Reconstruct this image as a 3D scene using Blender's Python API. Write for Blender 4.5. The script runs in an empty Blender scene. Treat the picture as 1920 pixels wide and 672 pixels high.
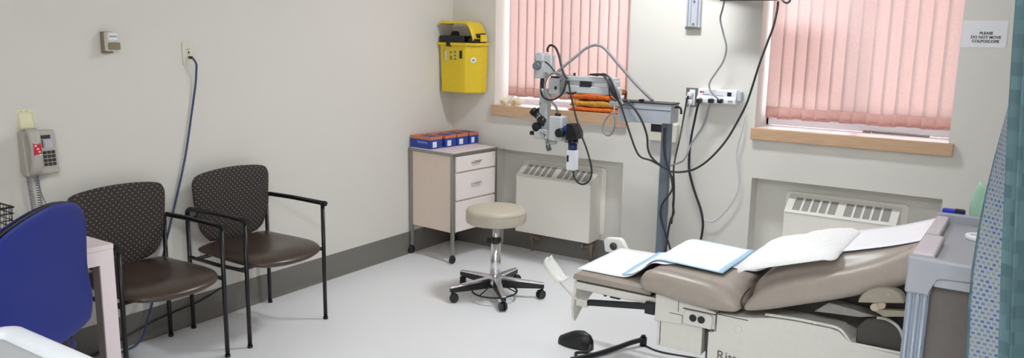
import bpy, bmesh, math, random
from mathutils import Vector, Matrix, noise
random.seed(7)
S = bpy.context.scene
COL = S.collection
PI = math.pi

# ------------------------------------------------------------------ camera
YAW, PITCH, ROLL, F = math.radians(33.55), math.radians(10.49), math.radians(-0.955), 1508.0
CAM = Vector((3.732, -4.801, 1.60))
def cam_axes():
    cy, sy = math.cos(YAW), math.sin(YAW)
    f = Vector((-sy*math.cos(PITCH), cy*math.cos(PITCH), -math.sin(PITCH)))
    r = Vector((cy, sy, 0)); d = f.cross(r)
    c, s = math.cos(ROLL), math.sin(ROLL)
    return c*r+s*d, -s*r+c*d, f
RT, DN, FW = cam_axes()
def at(px, py, **k):
    """the point of the room seen at photo pixel (px, py) on the plane x=, y= or z="""
    ax, v = list(k.items())[0]
    i = 'xyz'.index(ax)
    d = RT*((px-960)/F)+DN*((py-336)/F)+FW
    return CAM+d*((v-CAM[i])/d[i])

# ------------------------------------------------------------------ materials
def lin(c):
    return tuple((x/255/12.92 if x/255 <= .04045 else ((x/255+.055)/1.055)**2.4) for x in c)
MATS = {}
def mat(name, rgb, rough=.5, metal=0., vary=.06, scale=40., bump=0., coat=0., spec=.5, emit=None, stretch=None):
    if name in MATS: return MATS[name]
    m = bpy.data.materials.new(name); m.use_nodes = True
    nt = m.node_tree; b = nt.nodes['Principled BSDF']
    tc = nt.nodes.new('ShaderNodeTexCoord'); n = nt.nodes.new('ShaderNodeTexNoise')
    n.inputs['Scale'].default_value = scale; n.inputs['Detail'].default_value = 3
    src = tc.outputs['Object']
    if stretch:
        mp = nt.nodes.new('ShaderNodeMapping'); mp.inputs['Scale'].default_value = stretch
        nt.links.new(src, mp.inputs['Vector']); src = mp.outputs['Vector']
    nt.links.new(src, n.inputs['Vector'])
    r = nt.nodes.new('ShaderNodeValToRGB')
    c = lin(rgb)
    r.color_ramp.elements[0].position = .3; r.color_ramp.elements[1].position = .7
    r.color_ramp.elements[0].color = tuple(x*(1-vary) for x in c)+(1,)
    r.color_ramp.elements[1].color = tuple(min(1, x*(1+vary)) for x in c)+(1,)
    nt.links.new(n.outputs['Fac'], r.inputs['Fac'])
    nt.links.new(r.outputs['Color'], b.inputs['Base Color'])
    b.inputs['Roughness'].default_value = rough; b.inputs['Metallic'].default_value = metal
    b.inputs['Coat Weight'].default_value = coat
    b.inputs['Specular IOR Level'].default_value = spec
    if bump:
        bp = nt.nodes.new('ShaderNodeBump'); bp.inputs['Strength'].default_value = bump
        bp.inputs['Distance'].default_value = .01
        nt.links.new(n.outputs['Fac'], bp.inputs['Height']); nt.links.new(bp.outputs['Normal'], b.inputs['Normal'])
    if emit:
        b.inputs['Emission Color'].default_value = (.922, .968, 1, 1); b.inputs['Emission Strength'].default_value = emit
    MATS[name] = m
    return m
def nodes_of(m):
    nt = m.node_tree
    return nt, nt.nodes['Principled BSDF']

WALL = mat('wall_paint', (223, 219.5, 212.5), .55, vary=.015, scale=220, bump=.03)
CEIL = mat('ceiling_paint', (196, 192, 182), .8, vary=.02)
BASEB = mat('baseboard_vinyl', (121, 117, 112), .45, vary=.03)
WHITE = mat('white_paint', (236, 236, 240), .4, vary=.02)
WOOD = mat('sill_oak', (203, 168, 135), .45, vary=.10, scale=9, stretch=(1.2, 14, 14))
BLACKM = mat('black_metal', (15, 15, 18), .34, vary=.1)
BLACKP = mat('black_plastic', (26, 26, 29), .42, vary=.1)
RUBBER = mat('rubber', (38, 38, 40), .6, vary=.1)
CHROME = mat('chrome', (226, 226, 230), .24, 1., vary=.02)
STEEL = mat('brushed_steel', (158, 158, 150), .35, .85, vary=.05, scale=60)
POSTG = mat('post_aluminium', (140, 147, 160), .38, .15, vary=.03)
ALU = mat('aluminium', (196, 199, 208), .38, .15, vary=.03)
TAUPE = mat('taupe_vinyl', (160, 149, 139), .38, vary=.03, scale=60, bump=.04)
STOOLV = mat('stool_vinyl', (190, 181, 164), .45, vary=.02, scale=80, bump=.03)
BROWNV = mat('brown_vinyl', (70, 56, 49), .28, vary=.04, scale=70, bump=.04)
TBEIGE = mat('table_shell', (214, 211, 203), .42, vary=.02)
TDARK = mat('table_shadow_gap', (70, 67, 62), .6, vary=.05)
HEATER = mat('heater_enamel', (244, 240, 231), .42, vary=.015)
HGRILL = mat('heater_mesh', (158, 154, 149), .6, vary=.25, scale=420)
CABSIDE = mat('cabinet_side', (236, 216, 202), .5, vary=.015)
CABFRONT = mat('cabinet_front', (240, 230, 226), .42, vary=.015)
BLUEP = mat('blue_plastic', (8, 34, 124), .5, vary=.04, scale=90, bump=.03)
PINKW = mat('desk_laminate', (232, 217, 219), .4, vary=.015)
DESKB = mat('desk_brown', (122, 108, 104), .5, vary=.04)
YELLOW = mat('yellow_plastic', (228, 196, 38), .4, vary=.03)
YELLOWL = mat('yellow_label', (222, 196, 62), .5, vary=.05)
CPAINT = mat('scope_grey', (196, 200, 202), .38, vary=.02)
CPOST = mat('post_grey', (104, 113, 126), .4, vary=.03)
CHOUSE = mat('housing_grey', (176, 181, 190), .4, vary=.02)
BLUEA = mat('anodised_blue', (24, 62, 170), .3, .3, vary=.05)
PHONE = mat('phone_plastic', (186, 181, 172), .42, vary=.02)
PAPER = mat('paper', (246, 245, 250), .7, vary=.01)
LINEN = mat('pillow_linen', (249, 248, 248), .75, vary=.01, scale=300, bump=.02)
PADW = mat('pad_white', (246, 249, 252), .7, vary=.01)
PADB = mat('pad_blue', (172, 210, 236), .6, vary=.03)
TROL = mat('trolley_plastic', (158, 159, 166), .42, vary=.02)
TROLP = mat('trolley_pale', (196, 187, 192), .42, vary=.02)
TROLD = mat('trolley_dark', (104, 97, 92), .55, vary=.05)
WPLAST = mat('white_plastic', (240, 243, 250), .38, vary=.015)
GPLAST = mat('grey_inset', (186, 187, 190), .5, vary=.02)
CREAM = mat('cream_plate', (224, 219, 204), .45, vary=.02)
BROWNB = mat('taupe_plastic', (138, 126, 108), .45, vary=.05)
NOTE = mat('note_yellow', (236, 231, 196), .7, vary=.02)
RED = mat('label_red', (212, 30, 56), .5, vary=.05)
SCREEN = mat('lcd', (196, 198, 214), .3, vary=.06)
DKSCREEN = mat('dark_display', (40, 38, 44), .25, vary=.1)
ORANGE = mat('orange_cloth', (226, 110, 36), .8, vary=.18, scale=60, bump=.2)
GOLD = mat('gold_cloth', (214, 160, 70), .8, vary=.3, scale=50, bump=.2)
RUST = mat('rust_cloth', (150, 96, 42), .8, vary=.45, scale=45, bump=.2)
BOXB = mat('box_blue', (38, 66, 160), .45, vary=.06)
BOXO = mat('box_orange', (206, 122, 76), .5, vary=.08)
CORDB = mat('cord_blue', (52, 70, 112), .45, vary=.05)
CORDK = mat('cord_black', (44, 44, 46), .45, vary=.08)
CORDG = mat('cord_grey', (142, 142, 146), .45, vary=.05)
CORDW = mat('cord_white', (206, 208, 214), .45, vary=.04)
CREAMF = mat('gauze', (240, 226, 202), .9, vary=.06, scale=70, bump=.4)
TAN = mat('tan_core', (214, 178, 118), .8, vary=.08)
GREENC = mat('green_cloth', (168, 204, 180), .75, vary=.06, scale=30, bump=.2)
INK = mat('ink', (52, 50, 54), .6, vary=.05)
INKB = mat('ink_blue', (110, 122, 178), .6, vary=.05)
BRASS = mat('valve_brass', (150, 132, 116), .4, .4, vary=.12)
LAMP = mat('lamp_diffuser', (255, 255, 255), .5, vary=0., emit=1.)

# floor: pale speckled sheet vinyl
FLOOR = mat('floor_vinyl', (241, 241, 244), .34, vary=.035, scale=240, spec=.45)
def dots_fabric():
    m = mat('dotted_fabric', (54, 48, 46), .85, vary=.08, scale=300, bump=.1)
    nt, b = nodes_of(m)
    tc = nt.nodes.new('ShaderNodeTexCoord'); sep = nt.nodes.new('ShaderNodeSeparateXYZ')
    nt.links.new(tc.outputs['Object'], sep.inputs[0])
    def cosine(out):
        mu = nt.nodes.new('ShaderNodeMath'); mu.operation = 'MULTIPLY'; mu.inputs[1].default_value = 2*PI/.029
        co = nt.nodes.new('ShaderNodeMath'); co.operation = 'COSINE'
        nt.links.new(out, mu.inputs[0]); nt.links.new(mu.outputs[0], co.inputs[0]); return co.outputs[0]
    pr = nt.nodes.new('ShaderNodeMath'); pr.operation = 'MULTIPLY'
    nt.links.new(cosine(sep.outputs['Y']), pr.inputs[0]); nt.links.new(cosine(sep.outputs['Z']), pr.inputs[1])
    rp = nt.nodes.new('ShaderNodeValToRGB'); rp.color_ramp.elements[0].position = .62; rp.color_ramp.elements[1].position = .80
    nt.links.new(pr.outputs[0], rp.inputs[0])
    mx = nt.nodes.new('ShaderNodeMix'); mx.data_type = 'RGBA'
    old = b.inputs['Base Color'].links[0].from_socket
    nt.links.new(rp.outputs[0], mx.inputs[0]); nt.links.new(old, mx.inputs[6])
    mx.inputs[7].default_value = lin((122, 112, 104))+(1,)
    nt.links.new(mx.outputs[2], b.inputs['Base Color'])
    return m
DOTS = dots_fabric()
def blind_fabric():
    m = mat('blind_fabric', (246, 237, 236), .85, vary=.07, scale=26, stretch=(3, 3, 22))
    nt, b = nodes_of(m)
    out = nt.nodes['Material Output']
    tr = nt.nodes.new('ShaderNodeBsdfTranslucent')
    mixs = nt.nodes.new('ShaderNodeMixShader'); mixs.inputs[0].default_value = .42
    src = b.inputs['Base Color'].links[0].from_socket
    mul = nt.nodes.new('ShaderNodeMix'); mul.data_type = 'RGBA'; mul.blend_type = 'MULTIPLY'; mul.inputs[0].default_value = 1
    mul.inputs[7].default_value = lin((250, 227, 222))+(1,)
    nt.links.new(src, mul.inputs[6]); nt.links.new(mul.outputs[2], tr.inputs['Color'])
    nt.links.new(b.outputs[0], mixs.inputs[1]); nt.links.new(tr.outputs[0], mixs.inputs[2])
    nt.links.new(mixs.outputs[0], out.inputs['Surface'])
    b.inputs['Specular IOR Level'].default_value = .1
    return m
BLIND = blind_fabric()
HEM_SHADE = mat('blind_hem_shade', (222, 172, 163), .85, vary=.07, scale=26, stretch=(3, 3, 22))  # darker pink paints in the weaker backlight through the doubled hem
def glass():
    m = bpy.data.materials.new('window_glass'); m.use_nodes = True
    nt = m.node_tree; nt.nodes.remove(nt.nodes['Principled BSDF'])
    t = nt.nodes.new('ShaderNodeBsdfTransparent'); g = nt.nodes.new('ShaderNodeBsdfGlossy'); g.inputs['Roughness'].default_value = .02
    fr = nt.nodes.new('ShaderNodeFresnel'); mx = nt.nodes.new('ShaderNodeMixShader')
    nt.links.new(fr.outputs[0], mx.inputs[0]); nt.links.new(t.outputs[0], mx.inputs[1]); nt.links.new(g.outputs[0], mx.inputs[2])
    nt.links.new(mx.outputs[0], nt.nodes['Material Output'].inputs[0]); return m
GLASS = glass()
def brick_mat(name, c1, c2, sx, sz, mortar=None, bias=0.):
    m = mat(name, c1, .8, vary=.03, scale=200)
    nt, b = nodes_of(m)
    uv = nt.nodes.new('ShaderNodeUVMap')
    br = nt.nodes.new('ShaderNodeTexBrick')
    br.inputs['Color1'].default_value = lin(c1)+(1,); br.inputs['Color2'].default_value = lin(c2)+(1,)
    br.inputs['Mortar'].default_value = lin(mortar or c1)+(1,)
    br.inputs['Scale'].default_value = 1.; br.inputs['Mortar Size'].default_value = 0. if mortar is None else sx*.2
    br.inputs['Brick Width'].default_value = sx; br.inputs['Row Height'].default_value = sz; br.inputs['Bias'].default_value = bias
    nt.links.new(uv.outputs[0], br.inputs['Vector']); nt.links.new(br.outputs[0], b.inputs['Base Color']); return m
CURT = brick_mat('curtain_weave', (66, 90, 96), (84, 112, 118), .034, .030)
CBAND = brick_mat('curtain_band', (70, 76, 122), (124, 122, 106), .0125, .0105, mortar=(128, 140, 150))

# ------------------------------------------------------------------ mesh builder
class MB:
    def __init__(s): s.bm = bmesh.new(); s.mi = 0; s.uv = None
    def _faces(s, vs, fs, smooth=False):
        v = [s.bm.verts.new(p) for p in vs]; out = []
        for f in fs:
            try:
                q = s.bm.faces.new([v[i] for i in f]); q.smooth = smooth; q.material_index = s.mi; out.append(q)
            except ValueError: pass
        return v, out
    def box(s, x0, x1, y0, y1, z0, z1, bev=0., seg=2, M=None):
        vs = [Vector((x, y, z)) for x in (x0, x1) for y in (y0, y1) for z in (z0, z1)]
        if M: vs = [M @ v for v in vs]
        v, f = s._faces(vs, [(0, 1, 3, 2), (4, 6, 7, 5), (0, 4, 5, 1), (2, 3, 7, 6), (0, 2, 6, 4), (1, 5, 7, 3)])
        if bev:
            es = list({e for q in f for e in q.edges})
            r = bmesh.ops.bevel(s.bm, geom=es, offset=bev, segments=seg, affect='EDGES', profile=.5)
            for q in r['faces']: q.material_index = s.mi; q.smooth = True
        return s
    def cyl(s, p0, p1, r0, r1=None, n=20, cap=True, smooth=True):
        r1 = r0 if r1 is None else r1
        p0, p1 = Vector(p0), Vector(p1); d = (p1-p0).normalized()
        a = d.orthogonal().normalized(); b = d.cross(a)
        vs = []
        for p, r in ((p0, r0), (p1, r1)):
            for i in range(n):
                t = 2*PI*i/n; vs.append(p+(a*math.cos(t)+b*math.sin(t))*r)
        v, _ = s._faces(vs, [(i, (i+1) % n, n+(i+1) % n, n+i) for i in range(n)], smooth)
        if cap:
            for k in (0, n):
                q = s.bm.faces.new(v[k:k+n] if k else v[k:k+n][::-1]); q.material_index = s.mi
        return s
    def tube(s, pts, r, n=10, res=6, smooth=True, rfun=None):
        pts = [Vector(p) for p in pts]
        if smooth and len(pts) > 2: pts = catmull(pts, res)
        prev = None; rings = []
        for i, p in enumerate(pts):
            t = (pts[min(i+1, len(pts)-1)]-pts[max(i-1, 0)]).normalized()
            if prev is None: a = t.orthogonal().normalized()
            else:
                a = prev-t*prev.dot(t)
                a = a.normalized() if a.length > 1e-6 else t.orthogonal().normalized()
            prev = a; b = t.cross(a)
            rr = rfun(i/(len(pts)-1)) if rfun else r
            rings.append([p+(a*math.cos(2*PI*k/n)+b*math.sin(2*PI*k/n))*rr for k in range(n)])
        s.loft(rings, True, True); return s
    def loft(s, rings, closed=True, caps=True, smooth=True):
        n = len(rings[0]); vs = [p for r in rings for p in r]; fs = []
        for i in range(len(rings)-1):
            for k in range(n if closed else n-1):
                k2 = (k+1) % n
                fs.append((i*n+k, i*n+k2, (i+1)*n+k2, (i+1)*n+k))
        v, _ = s._faces(vs, fs, smooth)
        if caps:
            for sl in (v[:n][::-1], v[-n:]):
                try: q = s.bm.faces.new(sl); q.material_index = s.mi; q.smooth = smooth
                except ValueError: pass
        return v
    def lathe(s, prof, c=(0, 0, 0), n=32, axis='z'):
        c = Vector(c); rings = []
        for r, h in prof:
            ring = []
            for k in range(n):
                t = 2*PI*k/n; u, w = math.cos(t)*r, math.sin(t)*r
                ring.append(c+{'z': Vector((u, w, h)), 'x': Vector((h, u, w)), 'y': Vector((w, h, u))}[axis])
            rings.append(ring)
        s.loft(rings, True, True); return s
    def prism(s, poly, a, b, plane='xz', bev=0., seg=2):
        """closed polygon in a plane, extruded from a to b along the third axis"""
        def P(u, w, t): return {'xz': (u, t, w), 'yz': (t, u, w), 'xy': (u, w, t)}[plane]
        n = len(poly); vs = [P(u, w, a) for u, w in poly]+[P(u, w, b) for u, w in poly]
        v, f = s._faces(vs, [tuple(range(n)), tuple(range(2*n-1, n-1, -1))]+[(i, i+n, (i+1) % n+n, (i+1) % n) for i in range(n)])
        if bev:
            es = list({e for q in f for e in q.edges})
            r = bmesh.ops.bevel(s.bm, geom=es, offset=bev, segments=seg, affect='EDGES', profile=.5, clamp_overlap=True)
            for q in r['faces']: q.material_index = s.mi; q.smooth = True
        return s
    def pad(s, outline, tf, tb, warp, rings=10, n=64, p=4.):
        """cushion: outline(angle)->(u,w); tf / tb = bulge to front / back; warp(u,w,d)->point"""
        def side(sgn, t):
            R = []
            for i in range(rings+1):
                r = math.sin(PI/2*i/rings)
                d = sgn*t*max(0, 1-r**p)**.5
                R.append([Vector(warp(outline(2*PI*k/n)[0]*r, outline(2*PI*k/n)[1]*r, d)) for k in range(n)])
            return R
        Fr = side(1, tf); Bk = side(-1, tb)
        rr = Fr[1:][::1]; bb = Bk[1:-1][::-1]
        v = s.loft(rr+bb, True, False)
        cf = s.bm.verts.new(warp(0, 0, tf)); cb = s.bm.verts.new(warp(0, 0, -tb))
        m = len(v)
        for k in range(n):
            q = s.bm.faces.new((v[k], cf, v[(k+1) % n])); q.smooth = True; q.material_index = s.mi
            q = s.bm.faces.new((v[m-n+k], v[m-n+(k+1) % n], cb)); q.smooth = True; q.material_index = s.mi
        return s
    def sheet(s, fn, nu, nv, thick, matfn=None, uvs=False):
        """fn(u,v)->point, given real thickness along its normal"""
        P = [[Vector(fn(i/nu, j/nv)) for j in range(nv+1)] for i in range(nu+1)]
        N = []
        for i in range(nu+1):
            row = []
            for j in range(nv+1):
                du = P[min(i+1, nu)][j]-P[max(i-1, 0)][j]; dv = P[i][min(j+1, nv)]-P[i][max(j-1, 0)]
                row.append(du.cross(dv).normalized())
            N.append(row)
        T = [[s.bm.verts.new(P[i][j]+N[i][j]*thick) for j in range(nv+1)] for i in range(nu+1)]
        B = [[s.bm.verts.new(P[i][j]) for j in range(nv+1)] for i in range(nu+1)]
        uvl = s.bm.loops.layers.uv.verify() if uvs else None
        def put(vs, i, j, uvc=None):
            q = s.bm.faces.new(vs); q.smooth = True
            q.material_index = matfn((i+.5)/nu, (j+.5)/nv) if matfn else s.mi
            if uvl and uvc:
                for l, c in zip(q.loops, uvc): l[uvl].uv = c
        for i in range(nu):
            for j in range(nv):
                c = [uvs(i/nu, j/nv), uvs((i+1)/nu, j/nv), uvs((i+1)/nu, (j+1)/nv), uvs(i/nu, (j+1)/nv)] if uvs else None
                put((T[i][j], T[i+1][j], T[i+1][j+1], T[i][j+1]), i, j, c)
                put((B[i][j+1], B[i+1][j+1], B[i+1][j], B[i][j]), i, j, c[::-1] if c else None)
        for i in range(nu):
            put((B[i][0], B[i+1][0], T[i+1][0], T[i][0]), i, 0); put((T[i][nv], T[i+1][nv], B[i+1][nv], B[i][nv]), i, nv-1)
        for j in range(nv):
            put((T[0][j], T[0][j+1], B[0][j+1], B[0][j]), 0, j); put((B[nu][j], B[nu][j+1], T[nu][j+1], T[nu][j]), nu-1, j)
        return s
    def text(s, body, size, M, depth=.0008, bold=0.):
        cu = bpy.data.curves.new('lettering', 'FONT'); cu.body = body; cu.size = size; cu.extrude = depth
        cu.align_x = 'CENTER'; cu.align_y = 'CENTER'; cu.resolution_u = 3; cu.offset = bold
        o = bpy.data.objects.new('lettering', cu); COL.objects.link(o)
        dg = bpy.context.evaluated_depsgraph_get(); me = bpy.data.meshes.new_from_object(o.evaluated_get(dg))
        n0 = len(s.bm.verts); f0 = len(s.bm.faces)
        s.bm.from_mesh(me); s.bm.verts.ensure_lookup_table(); s.bm.faces.ensure_lookup_table()
        for v in s.bm.verts[n0:]: v.co = M @ v.co
        for q in s.bm.faces[f0:]: q.material_index = s.mi
        bpy.data.objects.remove(o); bpy.data.curves.remove(cu); bpy.data.meshes.remove(me); return s
    def build(s, name, mats, parent=None, sub=0, bevel=0.):
        off = Vector((0, 0, 0)); p = parent
        while p: off += p.location; p = p.parent
        bmesh.ops.recalc_face_normals(s.bm, faces=s.bm.faces)
        me = bpy.data.meshes.new(name)
        if off.length: bmesh.ops.translate(s.bm, verts=s.bm.verts, vec=-off)
        s.bm.to_mesh(me); s.bm.free()
        for m in (mats if isinstance(mats, (list, tuple)) else [mats]): me.materials.append(m)
        o = bpy.data.objects.new(name, me); COL.objects.link(o)
        if parent: o.parent = parent
        if bevel:
            md = o.modifiers.new('Bevel', 'BEVEL'); md.width = bevel; md.segments = 3; md.limit_method = 'ANGLE'; md.angle_limit = math.radians(40)
        if sub:
            md = o.modifiers.new('Subsurf', 'SUBSURF'); md.levels = sub; md.render_levels = sub
        return o
def catmull(pts, res):
    out = []
    for i in range(len(pts)-1):
        p0, p1, p2, p3 = pts[max(i-1, 0)], pts[i], pts[i+1], pts[min(i+2, len(pts)-1)]
        for k in range(res):
            t = k/res
            out.append(.5*((2*p1)+(p2-p0)*t+(2*p0-5*p1+4*p2-p3)*t*t+(3*p1-p0-3*p2+p3)*t**3))
    return out+[pts[-1]]
def supell(a, b, e):
    def f(t):
        c, s_ = math.cos(t), math.sin(t)
        return (a*math.copysign(abs(c)**(2/e), c), b*math.copysign(abs(s_)**(2/e), s_))
    return f
def polyout(poly):
    """outline(angle) from a smooth closed polygon, sampled by index"""
    c = catmull([Vector((x, y, 0)) for x, y in poly+[poly[0]]], 8)[:-1]; L = len(c)
    def f(t):
        x = (t/(2*PI)*L) % L; i = int(x); fr = x-i
        p = c[i % L].lerp(c[(i+1) % L], fr); return (p.x, p.y)
    return f
def tag(o, label, cat, group=None, kind=None):
    o['label'] = label; o['category'] = cat
    if group: o['group'] = group
    if kind: o['kind'] = kind
    return o
def thing(name, label, cat, loc=(0, 0, 0), group=None):
    o = bpy.data.objects.new(name, None); COL.objects.link(o); o.location = loc; o.empty_display_size = .05
    return tag(o, label, cat, group)
def dup(o, parent=None):
    c = o.copy(); COL.objects.link(c); c.parent = parent
    for ch in [x for x in o.children]: dup(ch, c)
    return c
def struct(o):
    o['kind'] = 'structure'; return o
TM_BACK = lambda x, y, z: Matrix.Translation((x, y, z)) @ Matrix.Rotation(PI/2, 4, 'X')          # lettering on a face looking to -y
TM_LEFT = lambda x, y, z: Matrix.Translation((x, y, z)) @ Matrix.Rotation(PI/2, 4, 'Z') @ Matrix.Rotation(PI/2, 4, 'X')   # looking to +x

# ================================================================== SETTING
XR, YF, ZC = 5.0, -5.6, 2.75
struct(MB().box(-.2, XR+.2, YF-.2, .35, -.1, 0).build('floor', FLOOR))
struct(MB().box(-.2, XR+.2, YF-.2, .35, ZC, ZC+.1).build('ceiling', CEIL))
struct(MB().box(-.2, 0, YF-.2, .35, 0, ZC).build('wall_left', WALL))
struct(MB().box(XR, XR+.2, YF-.2, .35, 0, ZC).build('wall_right', WALL))
struct(MB().box(0, XR, YF-.2, YF, 0, ZC).build('wall_front', WALL))
w = MB()
W1, W2 = (.386, 1.440), (2.286, 3.318)
N1, N2 = (.403, 1.432), (2.292, 3.321)
NT, WT, YB, ND = .745, 2.28, .35, .12
xs = [0, W1[0], W1[1], W2[0], W2[1], XR]
def wall_poly(xa, xb, ya, yb, za, zb): w.box(xa, xb, ya, yb, za, zb)
wall_poly(0, N1[0], 0, YB, 0, NT); wall_poly(N1[1], N2[0], 0, YB, 0, NT); wall_poly(N2[1], XR, 0, YB, 0, NT)
wall_poly(N1[0], N1[1], ND, YB, 0, NT); wall_poly(N2[0], N2[1], ND, YB, 0, NT)
wall_poly(0, XR, 0, YB, NT, .985)
wall_poly(0, W1[0], 0, YB, .985, WT); wall_poly(W1[1], W2[0], 0, YB, .985, WT); wall_poly(W2[1], XR, 0, YB, .985, WT)
wall_poly(0, XR, 0, YB, WT, ZC)
bmesh.ops.remove_doubles(w.bm, verts=w.bm.verts, dist=1e-5)
struct(w.build('wall_back', WALL))

# baseboards: coved vinyl skirting
def cove(t=.004, h=.157, toe=.02):
    return [(0, 0), (toe, 0), (toe*.55, .006), (t+.002, .02), (t, .035), (t, h), (0, h)]
b = MB(); b.prism([(x, z) for x, z in cove()], YF, -.004, 'xz'); struct(b.build('baseboard_left', BASEB))
b = MB()
for xa, xb, y in ((.004, N1[0], 0), (N1[1], N2[0], 0), (N2[1], XR, 0), (N1[0], N1[1], ND), (N2[0], N2[1], ND)):
    b.prism([(y-t, z) for t, z in cove()], xa, xb, 'yz')
struct(b.build('baseboard_back', BASEB))

# windows: white frame and pane behind the blinds
def window(n, xa, xb):
    f = MB(); y0, y1 = .235, .30
    f.box(xa, xa+.012, y0, y1, 1.05, WT); f.box(xb-.012, xb, y0, y1, 1.05, WT)
    f.box(xa, xb, y0, y1, 1.05, 1.10); f.box(xa, xb, y0, y1, WT-.05, WT); f.box((xa+xb)/2-.02, (xa+xb)/2+.02, y0, y1, 1.1, WT-.05)
    o = struct(f.build('window_%d' % n, WHITE))
    MB().box(xa+.012, xb-.012, .262, .268, 1.10, WT-.05).build('pane', GLASS, o)
window(1, *W1); window(2, *W2)
# oak window boards
for n, (xa, xb), zt, zb in ((1, W1, 1.066, .992), (2, W2, 1.050, .982)):
    s_ = MB()
    s_.box(xa-.014, xb+.026 if n == 2 else xb+.014, -.03, -.0005, zb, zt, .003)
    o = struct(s_.build('trim_%d' % n, WOOD))
    MB().box(xa+.001, xb-.001, -.002, .24, zt-.03, zt-.001).build('sill_board', WHITE if False else mat('sill_top', (232, 214, 212), .35, vary=.02), o)

# ceiling lights
def ceiling_light(x, y, e, label, sx=1.2, sy=.6):
    t = thing('ceiling_light', label, 'ceiling light', (x, y, ZC), 'recessed ceiling lights')
    f = MB()
    for a in (-1, 1):
        f.box(x+a*sx/2-.02, x+a*sx/2+.02, y-sy/2-.02, y+sy/2+.02, ZC-.03, ZC)
        f.box(x-sx/2, x+sx/2, y+a*sy/2-.02, y+a*sy/2+.02, ZC-.03, ZC)
    f.build('frame', WHITE, t)
    m = MATS['lamp_diffuser'].copy(); m.node_tree.nodes['Principled BSDF'].inputs['Emission Strength'].default_value = e
    MB().box(x-sx/2+.02, x+sx/2-.02, y-sy/2+.02, y+sy/2-.02, ZC-.02, ZC-.005).build('diffuser', m, t)
ceiling_light(1.92, -.80, 92., 'short fluorescent ceiling light nearest the windows, above the colposcope', .6, .24)
ceiling_light(3.6, -4.9, 34., 'long ceiling light above the camera end of the room', 1.2, .6)
ceiling_light(3.35, -2.75, 24., 'short fluorescent ceiling light above the grey trolley', .6, .3)

# ================================================================== BLINDS
def make_blind(label, xa, xb, zb, nv):
    y0 = .15; zt = WT-.01
    t = thing('vertical_blind', label, 'blind', ((xa+xb)/2, y0, zb), 'pink vertical blinds')
    MB().box(xa-.02, xb+.02, y0-.02, y0+.02, zt-.035, zt, .004).build('headrail', WHITE, t)
    pitch = (xb-xa-.02)/(nv-1) if nv > 1 else 0
    rnd = random.Random(nv*7)
    wv = .089
    for i in range(nv):
        cx = xa+.035+(xb-xa-.07)*i/(nv-1)
        ang = -math.radians(8+rnd.uniform(-3, 3)); dz = rnd.uniform(-.004, .004)
        ca, sa = math.cos(ang), math.sin(ang)
        def fn(u, v):
            a = (u-.5)*wv; bow = .004*(1-(2*u-1)**2)
            return (cx+a*ca-bow*sa, y0-a*sa-bow*ca, zb+dz+v*(zt-.04-zb))
        o = MB().sheet(fn, 6, 8, .0006).build('vane', BLIND, t)
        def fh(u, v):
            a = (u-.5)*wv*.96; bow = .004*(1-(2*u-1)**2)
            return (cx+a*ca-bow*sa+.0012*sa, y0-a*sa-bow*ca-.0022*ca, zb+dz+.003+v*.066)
        MB().sheet(fh, 6, 2, .0014).build('hem_weight', HEM_SHADE, o)
        if i:
            px = pxc
            pts = [(px+(cx-px)*k/8, y0-.013, zb+.018-.012*math.sin(PI*k/8)) for k in range(9)]
            MB().tube(pts, .0011, 5, 2).build('bead_chain', mat('bead_chain', (176, 122, 116), .5), t)
        pxc = cx
    return t
make_blind('pink vertical blind in the window behind the colposcope, left of the two', .418, 1.432, 1.122, 14)
make_blind('pink vertical blind in the window above the exam table, right of the two', 2.312, 3.312, 1.098, 14)

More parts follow.
